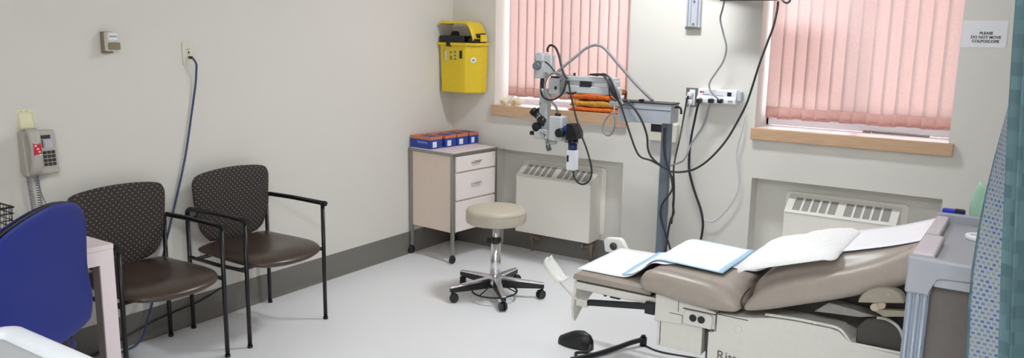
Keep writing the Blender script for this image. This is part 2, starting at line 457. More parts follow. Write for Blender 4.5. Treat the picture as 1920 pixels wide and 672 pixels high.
# ================================================================== HEATERS
def make_heater():
    t = thing('wall_heater', 'cream fan heater in the wall niche beneath the left window, behind the stool', 'heater', (0, 0, 0), 'cream wall heaters')
    # local: x along the wall, y depth (0 = wall face), z up
    b = MB(); b.prism([(-.05, .165), (.115, .165), (.115, .655), (.082, .655), (-.05, .572)], -.303, .303, 'yz', .006, 2)
    b.build('casing', HEATER, t)
    b = MB(); b.prism([(-.34, .20), (.34, .20), (.34, .655), (.325, .672), (-.325, .672), (-.34, .655)], .108, .1195, 'xz', .003, 1)
    b.build('back_plate', HEATER, t)
    # sloped grille: mesh panel and white bars
    p0, p1 = Vector((0, -.05, .572)), Vector((0, .082, .655)); d = (p1-p0); nrm = Vector((0, -d.z, d.y)).normalized()
    def slope(u, v, h): return Vector((u, 0, 0))+p0+d*v+nrm*h
    def slab(mb, ua, ub, va, vb, ha, hb):
        vs = [slope(u, v, h) for u in (ua, ub) for v in (va, vb) for h in (ha, hb)]
        mb._faces(vs, [(0, 1, 3, 2), (4, 6, 7, 5), (0, 4, 5, 1), (2, 3, 7, 6), (0, 2, 6, 4), (1, 5, 7, 3)])
    m = MB(); slab(m, -.26, .26, .12, .88, -.002, .0025); m.build('grille_mesh', HGRILL, t)
    m = MB()
    slab(m, -.303, .303, -.01, .14, 0, .006); slab(m, -.303, .303, .86, .995, 0, .006)
    slab(m, -.303, -.262, .13, .87, 0, .006); slab(m, .262, .303, .13, .87, 0, .006); slab(m, -.022, .022, .13, .87, 0, .006)
    for s in (-1, 1):
        for k in range(1, 5):
            u = s*(.022+.048*k); slab(m, u-.006, u+.006, .13, .87, 0, .006)
    m.build('grille_frame', mat('heater_white', (236, 234, 226), .4, vary=.01), t)
    for x in (-.235, .255):
        v = MB(); v.cyl((x, .08, 0), (x, .08, .2), .011, n=12); v.cyl((x, .08, .085), (x, .08, .135), .018, n=12)
        v.cyl((x, .08, .11), (x-.05 if x > 0 else x+.05, .06, .11), .010, n=12); v.cyl((x-.05 if x > 0 else x+.05, .06, .11), (x-.07 if x > 0 else x+.07, .055, .11), .019, n=12)
        v.build('pipe_valve', BRASS, t)
    for z in (.25, .40):
        MB().cyl((.302, .02, z), (.3045, .02, z), .006, n=10).build('side_screw', WHITE, t)
    return t
h1 = make_heater()
h2 = dup(h1); h2['label'] = 'cream fan heater in the wall niche beneath the right window, behind the exam table'
h1.location = (.918, 0, 0); h2.location = (2.812, 0, 0)

# ================================================================== ARM CHAIRS (local: +x is forward, origin on the floor between the back legs)
def make_chair():
    t = thing('arm_chair', 'brown vinyl arm chair with dotted backrest, nearer the cabinet and the window wall', 'chair', (0, 0, 0), 'waiting chairs against the left wall')
    hw, D, HA = .256, .462, .658
    r = .0108
    for s in (-1, 1):
        y = s*hw
        MB().tube([(0, y, .0), (0, y, .2), (0, y, HA-.05)], r, 12, 3, smooth=False).cyl((0, y, 0), (0, y, .012), .0135, n=12).build('leg', BLACKM, t)
        MB().tube([(D, y, .0), (D, y, .3), (D, y, HA-.006)], r, 12, 3, smooth=False).cyl((D, y, 0), (D, y, .012), .0135, n=12).build('leg', BLACKM, t)
        a = MB(); a.tube([(0, y, HA-.06), (.0, y, HA-.045), (.004, y, HA-.02), (.016, y, HA-.006), (.035, y, HA), (.06, y, HA), (D*.5, y, HA+.004), (D+.012, y, HA+.002)], .0125, 12, 3)
        a.cyl((D+.005, y, HA+.002), (D+.024, y, HA+.001), .0145, n=12)
        a.build('armrest', BLACKM, t)
        MB().tube([(0, y, .395), (D*.5, y, .392), (D, y, .40)], .010, 10, 3, smooth=False).build('side_rail', BLACKM, t)
    for x in (.06, D-.06): MB().cyl((x, -hw, .395), (x, hw, .395), .009, n=10).build('cross_rail', BLACKM, t)
    ol = polyout([(.0, -.225), (.12, -.235), (.28, -.243), (.40, -.236), (.475, -.19), (.512, -.10), (.522, 0), (.512, .10), (.475, .19), (.40, .236), (.28, .243), (.12, .235), (.0, .225), (-.03, .16), (-.035, 0), (-.03, -.16)])
    def olc(a): p = ol(a); return (p[0]-.235, p[1])
    def warp(u, w, d):
        x = u+.235
        dip = -.012*max(0, 1-((u)/.2)**2)*max(0, 1-(w/.2)**2)
        return (x+.03, w, .432+d+(dip if d > 0 else 0)-.02*max(0, (x-.34)/.18)**2)
    MB().pad(olc, .036, .040, warp, 12, 72, 4).build('seat', BROWNV, t)
    ol2 = polyout([(-.155, -.19), (0, -.208), (.155, -.185), (.212, -.12), (.236, .0), (.246, .10), (.242, .142), (.215, .172), (.12, .188), (0, .193), (-.12, .188), (-.215, .172), (-.242, .142), (-.246, .10), (-.236, 0), (-.212, -.12)])
    def warp2(u, w, d): return (.035+d-.05*(w+.19)*.35+.16*u*u, u, .655+w)
    MB().pad(ol2, .018, .022, warp2, 10, 96, 6).build('backrest', DOTS, t)
    bk = MB()
    for s in (-1, 1): bk.tube([(0, s*hw, .60), (-.004, s*.235, .60), (-.005, s*.2, .60)], .008, 8, 3)
    bk.build('back_bracket', BLACKM, t)
    return t
c2 = make_chair(); c1 = dup(c2)
c2.location = (.058, -2.070, 0); c1.location = (.066, -2.722, 0)
c1['label'] = 'brown vinyl arm chair with dotted backrest, beside the white desk and below the outlet'

# ================================================================== CABINET (local, origin at near left foot on the floor)
def make_cabinet():
    t = thing('drawer_cabinet', 'pale three drawer cabinet on black castors in the corner', 'cabinet', (0, 0, 0))
    W, D, H = .425, .470, .777
    MB().box(.012, W-.012, .012, D-.012, .215, .752).build('body', CABSIDE, t)
    MB().box(.0, W+.006, -.008, D, .752, .771, .004).build('top_rim', STEEL, t)
    MB().box(.012, W-.006, .004, D-.012, .768, H, .003).build('top_panel', PINKW, t)
    for x in (.0, W-.024):
        for y in (.0, D-.024):
            MB().box(x, x+.024, y, y+.024, .06, .754, .004).build('corner_post', STEEL, t)
    for z0, z1, nm in ((.640, .745, 1), (.442, .628, 1), (.222, .430, 0)):
        d = MB().box(W-.014, W+.004, .030, D-.030, z0, z1, .003).build('drawer', CABFRONT, t)
        zc = z0+(z1-z0)*.56
        h = MB(); yc = D*.5-.005
        h.tube([(W+.003, yc-.042, zc), (W+.018, yc-.042, zc+.003), (W+.024, yc-.030, zc+.004), (W+.024, yc+.030, zc+.004), (W+.018, yc+.042, zc+.003), (W+.003, yc+.042, zc)], .0048, 8, 4)
        h.box(W+.003, W+.007, yc-.046, yc+.046, zc-.012, zc+.004, .001)
        h.build('handle', CHROME, d)
    for x in (.012, W-.012):
        for y in (.012, D-.012):
            c = MB(); c.cyl((x, y, .045), (x, y, .075), .009, n=10); c.box(x-.014, x+.014, y-.012, y+.012, .036, .054, .004)
            o = c.build('castor', BLACKP, t)
            q = MB(); q.lathe([(.0, -.012), (.02, -.012), (.026, -.008), (.026, .008), (.02, .012), (0, .012)], (x+.004, y-.006, .026), 20, 'x'); q.build('wheel', BLACKP, o)
    return t
cab = make_cabinet(); cab.location = (.008, -.512, 0); cab.rotation_euler[2] = math.radians(-5.3)

# glove boxes on the cabinet: long side across, openings on top
def glove_box(label, x, y, rz, L=.20, D=.125, H=.082):
    t = thing('glove_box', label, 'box', (0, 0, 0), 'glove boxes on the cabinet')
    MB().box(0, L, 0, D, 0, H*.74, .002).build('carton', BOXB, t)
    b = MB().box(0, L, 0, D, H*.74, H, .002); b.build('upper_band', BOXO, t)
    n = 20
    MB().lathe([(0, H+.0006), (.034, H+.0006), (.036, H+.0016), (.030, H+.002), (0, H+.0018)], (L*.62, D*.5, 0), 24).build('opening', DKSCREEN, t)
    MB().box(L*.34, L*.97, D*.10, D*.90, H-.001, H+.0006).build('blue_panel', BOXB, t)
    MB().box(L, L+.0008, D*.18, D*.52, H*.10, H*.58).build('white_label', WHITE, t)
    MB().box(L*.35, L*.85, -.0008, 0, H*.42, H*.58).build('print_strip', mat('box_print', (120, 142, 206), .5), t)
    t.location = (x, y, .7785); t.rotation_euler[2] = rz
    return t
for i, (x, y, rz, lab) in enumerate(((.012, -.500, -.09, 'blue and orange glove box nearest the front of the cabinet top'),
        (.034, -.368, -.07, 'blue and orange glove box, second from the front on the cabinet'),
        (.046, -.240, -.10, 'blue and orange glove box, third from the front on the cabinet'),
        (.058, -.113, -.07, 'blue and orange glove box farthest back, against the window wall'))):
    glove_box(lab, x, y, rz, D=.116 if i < 3 else .098)

# ================================================================== STOOL
def make_stool(x, y):
    t = thing('swivel_stool', 'round beige swivel stool with chrome column on five castors', 'stool', (x, y, 0))
    A = lambda a, r, z: (x+r*math.cos(a), y+r*math.sin(a), z)
    zs, zt, R = .462, .556, .182
    MB().lathe([(0, zs), (R-.012, zs), (R-.003, zs+.006), (R, zs+.016), (R, zt-.028), (R-.004, zt-.016), (R-.016, zt-.006), (R-.04, zt-.001), (R*.5, zt+.003), (0, zt+.004)], (x, y, 0), 64).build('seat', STOOLV, t)
    MB().tube([A(2*PI*k/48, R+.0005, zt-.026) for k in range(49)], .0016, 6, 1, smooth=False).build('piping', STOOLV, t)
    MB().lathe([(0, .435), (.026, .435), (.026, .464), (0, .464)], (x, y, 0), 24).build('seat_plate', BLACKP, t)
    MB().cyl((x, y, .30), (x, y, .438), .0185, n=24).build('piston', CHROME, t)
    c = MB(); c.lathe([(0, .335), (.030, .335), (.033, .345), (.033, .362), (.027, .370), (0, .370)], (x, y, 0), 24); c.box(x-.060, x-.022, y-.012, y+.004, .325, .358, .004); c.build('collar', BLACKP, t)
    MB().lathe([(0, .10), (.033, .10), (.031, .20), (.0285, .336), (0, .336)], (x, y, 0), 28).build('column', CHROME, t)
    hb = MB().lathe([(0, .072), (.045, .072), (.052, .085), (.045, .118), (.034, .13), (0, .13)], (x, y, 0), 24).build('hub', CHROME, t)
    for k in range(5):
        a = math.radians(-117.5+72*k); ca, sa = math.cos(a), math.sin(a)
        def blk(mb, r0, r1, w0, w1, za0, za1, zb0, zb1):
            vs = []
            for r, wd, z0, z1 in ((r0, w0, za0, za1), (r1, w1, zb0, zb1)):
                for s in (-1, 1):
                    for z in (z0, z1): vs.append((x+r*ca-s*wd*sa, y+r*sa+s*wd*ca, z))
            v, f = mb._faces(vs, [(0, 1, 3, 2), (4, 6, 7, 5), (0, 4, 5, 1), (2, 3, 7, 6), (0, 2, 6, 4), (1, 5, 7, 3)])
        m = MB(); blk(m, .02, .30, .020, .012, .109, .126, .088, .097); lg = m.build('leg', CHROME, t, bevel=.002)
        m = MB(); blk(m, .03, .299, .021, .013, .058, .1095, .064, .0885); m.build('leg_underside', BLACKP, lg)
        w_ = MB(); p = Vector(A(a, .287, 0)); w_.cyl(p+Vector((0, 0, .045)), p+Vector((0, 0, .09)), .007, n=10)
        sa2 = a+1.1+k*.7; ax = Vector((math.cos(sa2), math.sin(sa2), 0)); c0 = p+Vector((-ax.y, ax.x, 0))*.010+Vector((0, 0, .0275))
        cw = w_.build('castor', BLACKP, t)
        q = MB()
        for s in (-1, 1): q.cyl(c0+ax*s*.004, c0+ax*s*.019, .0275, .025, n=24)
        q.cyl(c0-ax*.005, c0+ax*.005, .018, n=16)
        q.cyl(c0+Vector((0, 0, .004)), p+Vector((0, 0, .055)), .010, n=10)
        q.build('wheel', BLACKP, cw)
    f = MB().tube([(x+.03+.135*math.cos(2*PI*k/48), y-.05+.135*math.sin(2*PI*k/48), .050) for k in range(49)], .0055, 8, 1, smooth=False)
    for k in range(3):
        a = .4+k*2*PI/3; f.tube([(x+.03+.135*math.cos(a), y-.05+.135*math.sin(a), .05), (x+.03*math.cos(a), y+.03*math.sin(a), .075)], .004, 6, smooth=False)
    f.build('foot_ring', BLACKP, t)
make_stool(1.052, -.925)

# ================================================================== SHARPS BIN
t = thing('sharps_bin', 'yellow sharps bin with open lid on the wall in the corner', 'bin', (.17, -.02, 1.15))
b = MB()
def bin_ring(z, k):   # tapered, cut right corner
    xa, xb, y0, y1 = .022-.010*k, .318+.012*k, -.165-.012*k, -.016
    return [Vector(p) for p in ((xa, y1, z), (xa, y0+.012, z), (xa+.012, y0, z), (xb-.095, y0, z), (xb-.082, y0+.003, z), (xb, y0+.085, z), (xb, y1, z))]
b.loft([bin_ring(1.150, 0), bin_ring(1.156, .15), bin_ring(1.30, .5), bin_ring(1.492, 1)], True, True, False); b.build('bin_body', YELLOW, t)
b = MB()
rg = lambda z, e: [Vector((p.x+(e if p.x > .17 else -e), p.y-(e if p.y < -.03 else 0), z)) for p in bin_ring(1.49, 1)]
b.loft([rg(1.487, .004), rg(1.489, .014), rg(1.505, .015), rg(1.507, .010)], True, True, False); b.build('rim', YELLOW, t)
# black chute on the rim
b = MB(); b.box(.012, .235, -.178, -.06, 1.507, 1.555, .006); b.box(.09, .125, -.196, -.175, 1.480, 1.515, .003)
b.prism([(.235, 1.507), (.325, 1.507), (.330, 1.56), (.305, 1.585), (.27, 1.535), (.235, 1.53)], -.15, -.03, 'xz', .003, 1)
b.prism([(.05, 1.55), (.10, 1.55), (.085, 1.585), (.07, 1.59)], -.10, -.04, 'xz', .002, 1)
b.build('chute', BLACKP, t)
# lid: a hollow hood, tilted back on its hinge
b = MB()
def lid(u, v):
    ang = math.radians(6); x = .018+.285*u; yy = -.19+.17*v
    edge = max(0, (abs(2*u-1)-.80)/.20); drop = .035*edge**2
    r_ = max(0, (u-.84)/.16); drop = .118*r_**1.8+(.016*max(0, (.08-u)/.08)**2)
    fr = max(0, (.12-v)/.12); drop2 = .018*fr**2
    return (x+.022*r_, yy, 1.655-drop-drop2-.010*v)
b.sheet(lid, 30, 14, .006); b.build('lid', YELLOW, t)
b = MB(); b.box(.335, .352, -.12, -.05, 1.515, 1.565, .004); b.build('hinge', YELLOW, t)
o = MB().box(.040, .185, -.1765, -.1755, 1.372, 1.462).build('print_label', YELLOWL, t)
i_ = MB()
for k in range(8): i_.box(.066, .084, -.1775, -.1765, 1.380+k*.010, 1.386+k*.010)
i_.build('label_code', mat('code_grey', (214, 212, 200), .6), o)
i_ = MB()
for (xa, za) in ((.108, 1.43), (.108, 1.40), (.145, 1.435), (.145, 1.41), (.148, 1.385), (.110, 1.384)):
    i_.box(xa, xa+.024, -.1775, -.1765, za, za+.006); i_.box(xa+.006, xa+.018, -.1775, -.1765, za+.008, za+.014)
for k in range(5): i_.box(.050, .053, -.1775, -.1765, 1.382+k*.016, 1.392+k*.016)
i_.build('label_print', mat('print_olive', (112, 96, 44), .6), o)
b = MB(); b.box(.198, .222, -.182, -.172, 1.395, 1.452, .005); b.build('level_window', BLACKP, t)
n_ = Vector((.085, -.082, 0)).normalized()
b = MB(); c_ = Vector((.288, -.131, 1.385)); b.cyl(c_-n_*.006, c_+n_*.0028, .020, n=24); o = b.build('round_sticker', WHITE, t)
MB().cyl(c_+n_*.0028, c_+n_*.0034, .008, n=16).build('sticker_mark', INKB, o)

# ================================================================== LEFT WALL FITTINGS
t = thing('data_outlet', 'cream data outlet plate above the chairs', 'outlet', (0, -2.23, 1.453))
MB().box(0, .006, -2.262, -2.198, 1.393, 1.513, .003).build('plate', CREAM, t)
for z in (1.46, 1.432):
    b = MB(); b.box(.005, .010, -2.241, -2.219, z-.010, z+.010, .002); o = b.build('socket', CREAM, t)
    MB().box(.0095, .0105, -2.234, -2.226, z-.005, z+.005).build('socket_hole', DKSCREEN, o)
MB().box(.006, .0066, -2.242, -2.218, 1.474, 1.479).build('print', mat('print_grey', (170, 165, 155), .6), t)

b = MB(); pts = [(.012, -2.229, 1.434), (.035, -2.224, 1.428), (.040, -2.210, 1.40), (.026, -2.203, 1.36), (.018, -2.205, 1.30), (.014, -2.228, 1.18), (.014, -2.285, .931), (.014, -2.344, .741), (.022, -2.41, .56), (.030, -2.455, .44), (.030, -2.505, .28), (.034, -2.56, .14), (.05, -2.62, .03), (.07, -2.72, .006), (.075, -2.95, .006), (.09, -3.3, .006), (.12, -3.7, .006)]
b.tube(pts, .0052, 10, 8)
o = b.build('network_cord', CORDB); tag(o, 'blue network cord hanging from the outlet down behind the chairs', 'cord')
b = MB(); b.box(.010, .034, -2.236, -2.222, 1.427, 1.441, .003); b.build('plug', DKSCREEN, o)
b = MB(); b.tube([(.012, -2.10, .16), (.014, -2.25, .12), (.016, -2.45, .10), (.018, -2.60, .075), (.026, -2.80, .03), (.03, -3.0, .008), (.03, -3.6, .008)], .0045, 8, 8)
tag(b.build('black_cable', CORDK), 'thin black cord running low along the baseboard behind the chairs', 'cord')

t = thing('wall_dispenser', 'small taupe wall box with white label, high on the left wall', 'wall box', (0, -2.65, 1.52))
b = MB(); b.box(0, .022, -2.690, -2.640, 1.462, 1.562, .004); b.build('backplate', BROWNB, t)
b = MB(); b.box(.02, .055, -2.684, -2.632, 1.472, 1.560, .005); o = b.build('case', CREAM, t)
MB().box(.0545, .0562, -2.678, -2.636, 1.522, 1.556, .0005).build('white_label', WHITE, o)
b = MB()
for k in range(7): b.box(.0560, .0566, -2.674+k*.005, -2.6705+k*.005, 1.537, 1.545-.002*(k % 2))
b.build('label_print', INKB, o)
MB().box(.03, .066, -2.683, -2.628, 1.480, 1.513, .004).build('slot_cover', BROWNB, t)

b = MB(); b.box(0, .0012, -3.088, -3.018, 1.145, 1.222); o = b.build('sticky_note', NOTE); tag(o, 'pale yellow sticky notes stuck on the wall above the phone', 'note')
b = MB(); b.sheet(lambda u, v: (.0025+.012*(1-v)**2, -3.083+.062*u, 1.137+.072*v), 4, 6, .0006); b.build('front_note', NOTE, o)
b = MB(); b.box(.0012, .0016, -3.076, -3.062, 1.2135, 1.2165); b.box(.0012, .0016, -3.054, -3.038, 1.2135, 1.2165); b.build('pencil_line', mat('pencil', (196, 190, 168), .7), o)

# phone
t = thing('wall_phone', 'grey wall phone with red label and coiled cord beside the desk', 'phone', (0, -3.03, 1.03))
b = MB(); b.prism([(0, .945), (.05, .930), (.062, .938), (.045, 1.118), (.035, 1.128), (0, 1.128)], -3.095, -2.955, 'xz', .005, 2)
b.build('phone_body', PHONE, t)
b = MB()   # handset: long arched bar with swollen ends
R_ = []
for i in range(17):
    s = i/16; z = .938+.205*s; e = abs(2*s-1)
    x = .070+.018*(1-e**2)-.012*e**6; hw = .0235+.004*e**3; hd = .014+.007*e**4
    k = 1 if 0 < i < 16 else .75
    R_.append([Vector((x+hd*k*math.copysign(abs(math.cos(a))**.7, math.cos(a)), -3.062+hw*k*math.copysign(abs(math.sin(a))**.7, math.sin(a)), z)) for a in [2*PI*j/20 for j in range(20)]])
b.loft(R_, True, True); o = b.build('handset', PHONE, t)
b = MB(); b.sheet(lambda u, v: (.1035-.0075*(2*v-1)**2-.0005, -3.078+.032*u, 1.018+.068*v), 3, 8, .001); l = b.build('red_label', RED, o)
b = MB()
for zz, yy in ((1.072, -3.070), (1.058, -3.062), (1.045, -3.056), (1.032, -3.052)): b.box(.1032, .1046, yy-.004, yy+.005, zz-.003, zz+.003)
b.build('label_print', WHITE, l)
fx = lambda z: .062-(z-.938)*.0945
def onface(mb, y0, y1, z0, z1, h=.002):
    vs = [(fx(z)+d, y, z) for y in (y0, y1) for z in (z0, z1) for d in (-.002, h)]
    mb._faces([Vector(v) for v in vs], [(0, 1, 3, 2), (4, 6, 7, 5), (0, 4, 5, 1), (2, 3, 7, 6), (0, 2, 6, 4), (1, 5, 7, 3)])
b = MB(); onface(b, -3.024, -2.978, 1.092, 1.108); b.build('name_strip', INK, t)
b = MB(); onface(b, -3.004, -2.972, 1.052, 1.086); b.build('display', SCREEN, t)
for k in range(4):
    b = MB(); onface(b, -3.020, -3.011, 1.054+k*.009, 1.060+k*.009); b.build('side_key', INK, t)
for r in range(4):
    for c in range(3):
        b = MB(); onface(b, -3.018+c*.0185, -3.004+c*.0185, .972+r*.0175, .985+r*.0175, .004); b.build('key', INK, t)
def coil(p0, p1, n, r):
    p0, p1 = Vector(p0), Vector(p1); pts = []
    for i in range(n*8+1):
        a = 2*PI*i/8; p = p0.lerp(p1, i/(n*8)); pts.append(p+Vector((math.cos(a)*r, math.sin(a)*r, 0)))
    return pts
b = MB(); b.tube(coil((.045, -3.084, .935), (.050, -3.066, .60), 34, .0085), .0022, 5, 1, smooth=False)
b.tube(coil((.050, -3.036, .60), (.035, -3.046, .935), 30, .0085), .0022, 5, 1, smooth=False); b.build('coiled_cord', CORDG, t)
b = MB(); b.tube([(.02, -3.035, .935), (.02, -3.025, .85), (.02, -3.005, .78), (.02, -2.995, .70), (.02, -2.99, .45)], .0022, 6, 6); b.build('line_cord', CORDG, t)

# ================================================================== DESK, BASKET, BLUE CHAIR, WHITE CART
t = thing('desk', 'white laminate desk with square legs against the left wall, beside the arm chair', 'desk', (.36, -3.7, 0))
DX0, DX1, DY0, DY1 = .07, .705, -4.45, -3.097
MB().box(DX0, DX1, DY0, DY1, .720, .74, .0015).build('top', PINKW, t)
b = MB(); b.box(DX1-.022, DX1-.0005, DY0+.0585, DY1-.0595, .662, .7195); b.box(DX0, DX1-.05, DY1-.022, DY1-.001, .662, .7195); b.box(DX0, DX1-.05, DY0+.001, DY0+.022, .662, .7195)
b.build('apron', PINKW, t)
for lx, ly in ((DX1-.056, DY1-.060), (DX0, DY1-.060), (DX1-.056, DY0), (DX0, DY0)):
    o = MB().box(lx, lx+.055, ly, ly+.059, .006, .7195, .0015).build('leg', PINKW, t)
    MB().box(lx+.004, lx+.050, ly-.003, ly+.001, .01, .66).build('brown_strip', DESKB, o)  # darker brown strip over one side of the leg
    MB().box(lx+.008, lx+.048, ly+.008, ly+.048, 0, .007).build('foot', BLACKP, o)

t = thing('wire_basket', 'black wire desk basket at the left edge of the photo', 'basket', (.28, -3.42, .742))
b = MB()
def rect(z, g): return [(.16-g, -3.60-g, z), (.40+g, -3.60-g, z), (.40+g, -3.33+g, z), (.16-g, -3.33+g, z), (.16-g, -3.56-g, z)]
for z, g, r in ((.887, .010, .0042), (.862, .008, .0028), (.835, .006, .0022), (.808, .004, .0022), (.782, .002, .0022), (.749, 0, .0035)):
    b.tube(rect(z, g), r, 6, smooth=False)
b.build('rim_wires', BLACKM, t)
b = MB()
for k in range(13):
    y = -3.60+.27*k/12; b.tube([(.15, y, .886), (.16, y, .749), (.40, y, .749), (.41, y, .886)], .0016, 5, smooth=False)
for k in range(11):
    x = .16+.24*k/10; b.tube([(x, -3.61, .886), (x, -3.60, .749), (x, -3.33, .749), (x, -3.32, .886)], .0016, 5, smooth=False)
b.build('mesh_wires', BLACKM, t)

t = thing('office_chair', 'blue office chair with black edge trim in front of the desk', 'chair', (.86, -3.40, 0))
E1 = Vector((-.55, .835, 0)).normalized(); NB = Vector((E1.y, -E1.x, 0)); C0 = Vector((1.03, -3.5, .77))
oc = [(0, .236), (.08, .231), (.16, .213), (.212, .182), (.238, .13), (.232, .06), (.221, -.03), (.226, -.11), (.221, -.157), (.186, -.205), (.146, -.220), (.05, -.226)]
oc = oc[::-1]+[(-x*1.3, z-.02*(x/.24)) for x, z in oc[1:]]
olb = polyout(oc)
def bw(off, sc):
    def f(u, w, d): return C0+E1*(u*sc)+Vector((0, 0, 1))*(w*sc)+NB*(off+d-.035*(u/.24)**2*0+.25*u*u*-1+.02*max(0, -w/.22)**2)
    return f
MB().pad(olb, .010, .008, bw(.012, 1.0), 10, 96, 8).build('back_shell', BLUEP, t)
MB().pad(olb, .009, .009, bw(-.007, 1.012), 6, 96, 12).build('edge_trim', BLACKP, t)
MB().pad(olb, .010, .030, bw(-.022, .985), 10, 96, 5).build('back_cushion', BLUEP, t)
fw = -NB   # the way the chair faces
cs = C0+fw*.24; cs.z = 0
def cw(a, b_, z): return cs+fw*a+E1*b_+Vector((0, 0, z))
MB().pad(polyout([(-.21, -.16), (0, -.225), (.17, -.22), (.235, -.15), (.245, 0), (.235, .15), (.17, .22), (0, .225), (-.21, .16), (-.235, 0)]), .030, .038, lambda u, w, d: cw(u, w, .470+d), 10, 72, 6).build('seat', BLUEP, t)
MB().tube([cw(-.12, 0, .430), cw(-.27, 0, .432), cw(-.285, 0, .47), C0-Vector((0, 0, .14))+fw*.03], .018, 10, 5).build('back_support', BLACKP, t)
for s in (-1, 1):
    b = MB(); b.tube([cw(-.02, s*.20, .435), cw(-.02, s*.275, .44), cw(-.02, s*.285, .50), cw(-.03, s*.285, .60)], .014, 10, 5)
    pts = [cw(-.18, s*.285, .612), cw(-.05, s*.285, .615), cw(.10, s*.285, .605)]
    b.tube(pts, .024, 12, 5); b.build('armrest', BLACKP, t)
b = MB(); b.box(cs.x-.1, cs.x+.1, cs.y-.1, cs.y+.1, .405, .432, .006); b.cyl(cs+Vector((0, 0, .1)), cs+Vector((0, 0, .41)), .026, n=20); b.build('column', BLACKP, t)
for k in range(5):
    a = .3+2*PI*k/5; d = Vector((math.cos(a), math.sin(a), 0))
    o = MB().tube([cs+Vector((0, 0, .105)), cs+d*.15+Vector((0, 0, .10)), cs+d*.27+Vector((0, 0, .078))], .02, 10, 5).build('leg', BLACKP, t)
    ax = Vector((-d.y, d.x, 0)); p = cs+d*.27+Vector((0, 0, .027)); b = MB()
    b.cyl(p-ax*.02, p+ax*.02, .027, n=20); b.cyl(p, p+Vector((0, 0, .05)), .008, n=10); b.build('castor', BLACKP, o)

t = thing('plastic_cart', 'white plastic cart top with rounded rim at the bottom left corner of the photo', 'cart', (1.83, -4.15, 0))
x0, x1, y0, y1, zt = 1.517, 2.15, -4.45, -3.836, .82
def rrect(x0, x1, y0, y1, r, z, n=8):
    out = []
    for cx, cy, a0 in ((x1-r, y1-r, 0), (x0+r, y1-r, PI/2), (x0+r, y0+r, PI), (x1-r, y0+r, 1.5*PI)):
        for k in range(n+1):
            a = a0+PI/2*k/n; out.append(Vector((cx+r*math.cos(a), cy+r*math.sin(a), z)))
    return out
b = MB()
def ring(e, z, r): return rrect(x0+e, x1-e, y0+e, y1-e, max(.008, r-e), z)
b.loft([ring(.035, .08, .06), ring(.035, .70, .06), ring(.010, .705, .06), ring(.0, .72, .06), ring(0, zt-.022, .06), ring(.004, zt-.010, .06), ring(.012, zt-.002, .06), ring(.024, zt, .06), ring(.052, zt, .075), ring(.060, zt-.004, .08), ring(.066, zt-.016, .08)], True, True)
b.build('body', WPLAST, t)
b = MB(); b.loft([ring(.0665, zt-.0155, .085), ring(.068, zt-.0125, .085), ring(.09, zt-.0115, .09)], True, True); b.build('inset', GPLAST, t)
for sx in (x0+.09, x1-.09):
    for sy in (y0+.09, y1-.09):
        b = MB(); b.cyl((sx, sy, .03), (sx, sy, .085), .012, n=10); b.cyl((sx-.012, sy, .03), (sx+.012, sy, .03), .03, n=20); b.build('castor', BLACKP, t)

# ================================================================== EXAM TABLE
EX = thing('exam_table', 'power exam table with taupe vinyl cushions and pale grey base', 'exam table', (2.85, -1.42, 0))
YN, YFAR = -1.765, -1.085
def tinterp(tab, x):
    if x <= tab[0][0]: return tab[0][1]
    for (a, za), (c, zc) in zip(tab, tab[1:]):
        if x <= c:
            f = (x-a)/(c-a); return za+(zc-za)*f
    return tab[-1][1]
# seat
seatT = [(2.368, .560), (2.372, .580), (2.382, .597), (2.40, .608), (2.44, .612), (2.60, .604), (2.66, .599), (2.71, .588), (2.75, .573), (2.785, .553), (2.805, .540), (2.812, .530)]
seatC = [(2.36, .55), (2.40, .602), (2.44, .606), (2.60, .601), (2.76, .598), (2.80, .588), (2.812, .56)]
seatB = [(2.368, .553), (2.372, .535), (2.382, .520), (2.40, .512), (2.44, .506), (2.60, .488), (2.69, .484), (2.79, .500), (2.812, .520)]
def section(x, T, B, rim, dish, ins=0.):
    """cross-section loop of a bolstered cushion, near side to far side"""
    h = T-B; y0, y1 = YN+ins, YFAR-ins; m = []
    half = [(.060, B), (.022, B+.004), (.006, B+h*.16), (.000, B+h*.38), (.002, B+h*.62), (.012, B+h*.84), (.036, B+h*.975), (.062, T-.002), (.092, T-.010+dish*.12), (.122, T+dish*.55), (.148, T+dish*.95), (.24, T+dish)]
    near = [Vector((x, y0+d, z)) for d, z in half]; far = [Vector((x, y1-d, z)) for d, z in half][::-1]
    return near+far
def bolster(name, Ttab, Btab, dishf, xs_):
    b = MB(); R_ = []
    n = len(xs_)
    for i, x in enumerate(xs_):
        e = min(i, n-1-i); ins = (.030, .014, .005, 0)[e] if e < 4 else 0
        R_.append(section(x, tinterp(Ttab, x), tinterp(Btab, x), 0, dishf(x), ins))
    b.loft(R_, True, True); return b.build(name, TAUPE, EX, sub=1)
bolster('seat_cushion', seatT, seatB, lambda x: tinterp(seatC, x)-tinterp(seatT, x), [2.368, 2.372, 2.382, 2.40, 2.44, 2.52, 2.60, 2.68, 2.74, 2.775, 2.79, 2.803, 2.812])
backR = [(2.815, .534), (2.822, .548), (2.838, .575), (2.867, .610), (2.91, .642), (2.96, .667), (3.063, .704), (3.17, .744), (3.28, .793), (3.36, .846), (3.41, .884), (3.435, .896), (3.45, .890), (3.456, .872)]
backB = [(2.815, .524), (2.822, .516), (2.835, .514), (2.867, .522), (2.917, .536), (3.147, .622), (3.255, .666), (3.36, .715), (3.42, .748), (3.435, .765), (3.45, .785), (3.456, .805)]
backC = [(2.80, .560), (2.822, .605), (2.86, .650), (2.90, .682), (3.00, .735), (3.10, .768), (3.20, .796), (3.30, .826), (3.40, .864), (3.44, .882), (3.456, .880)]
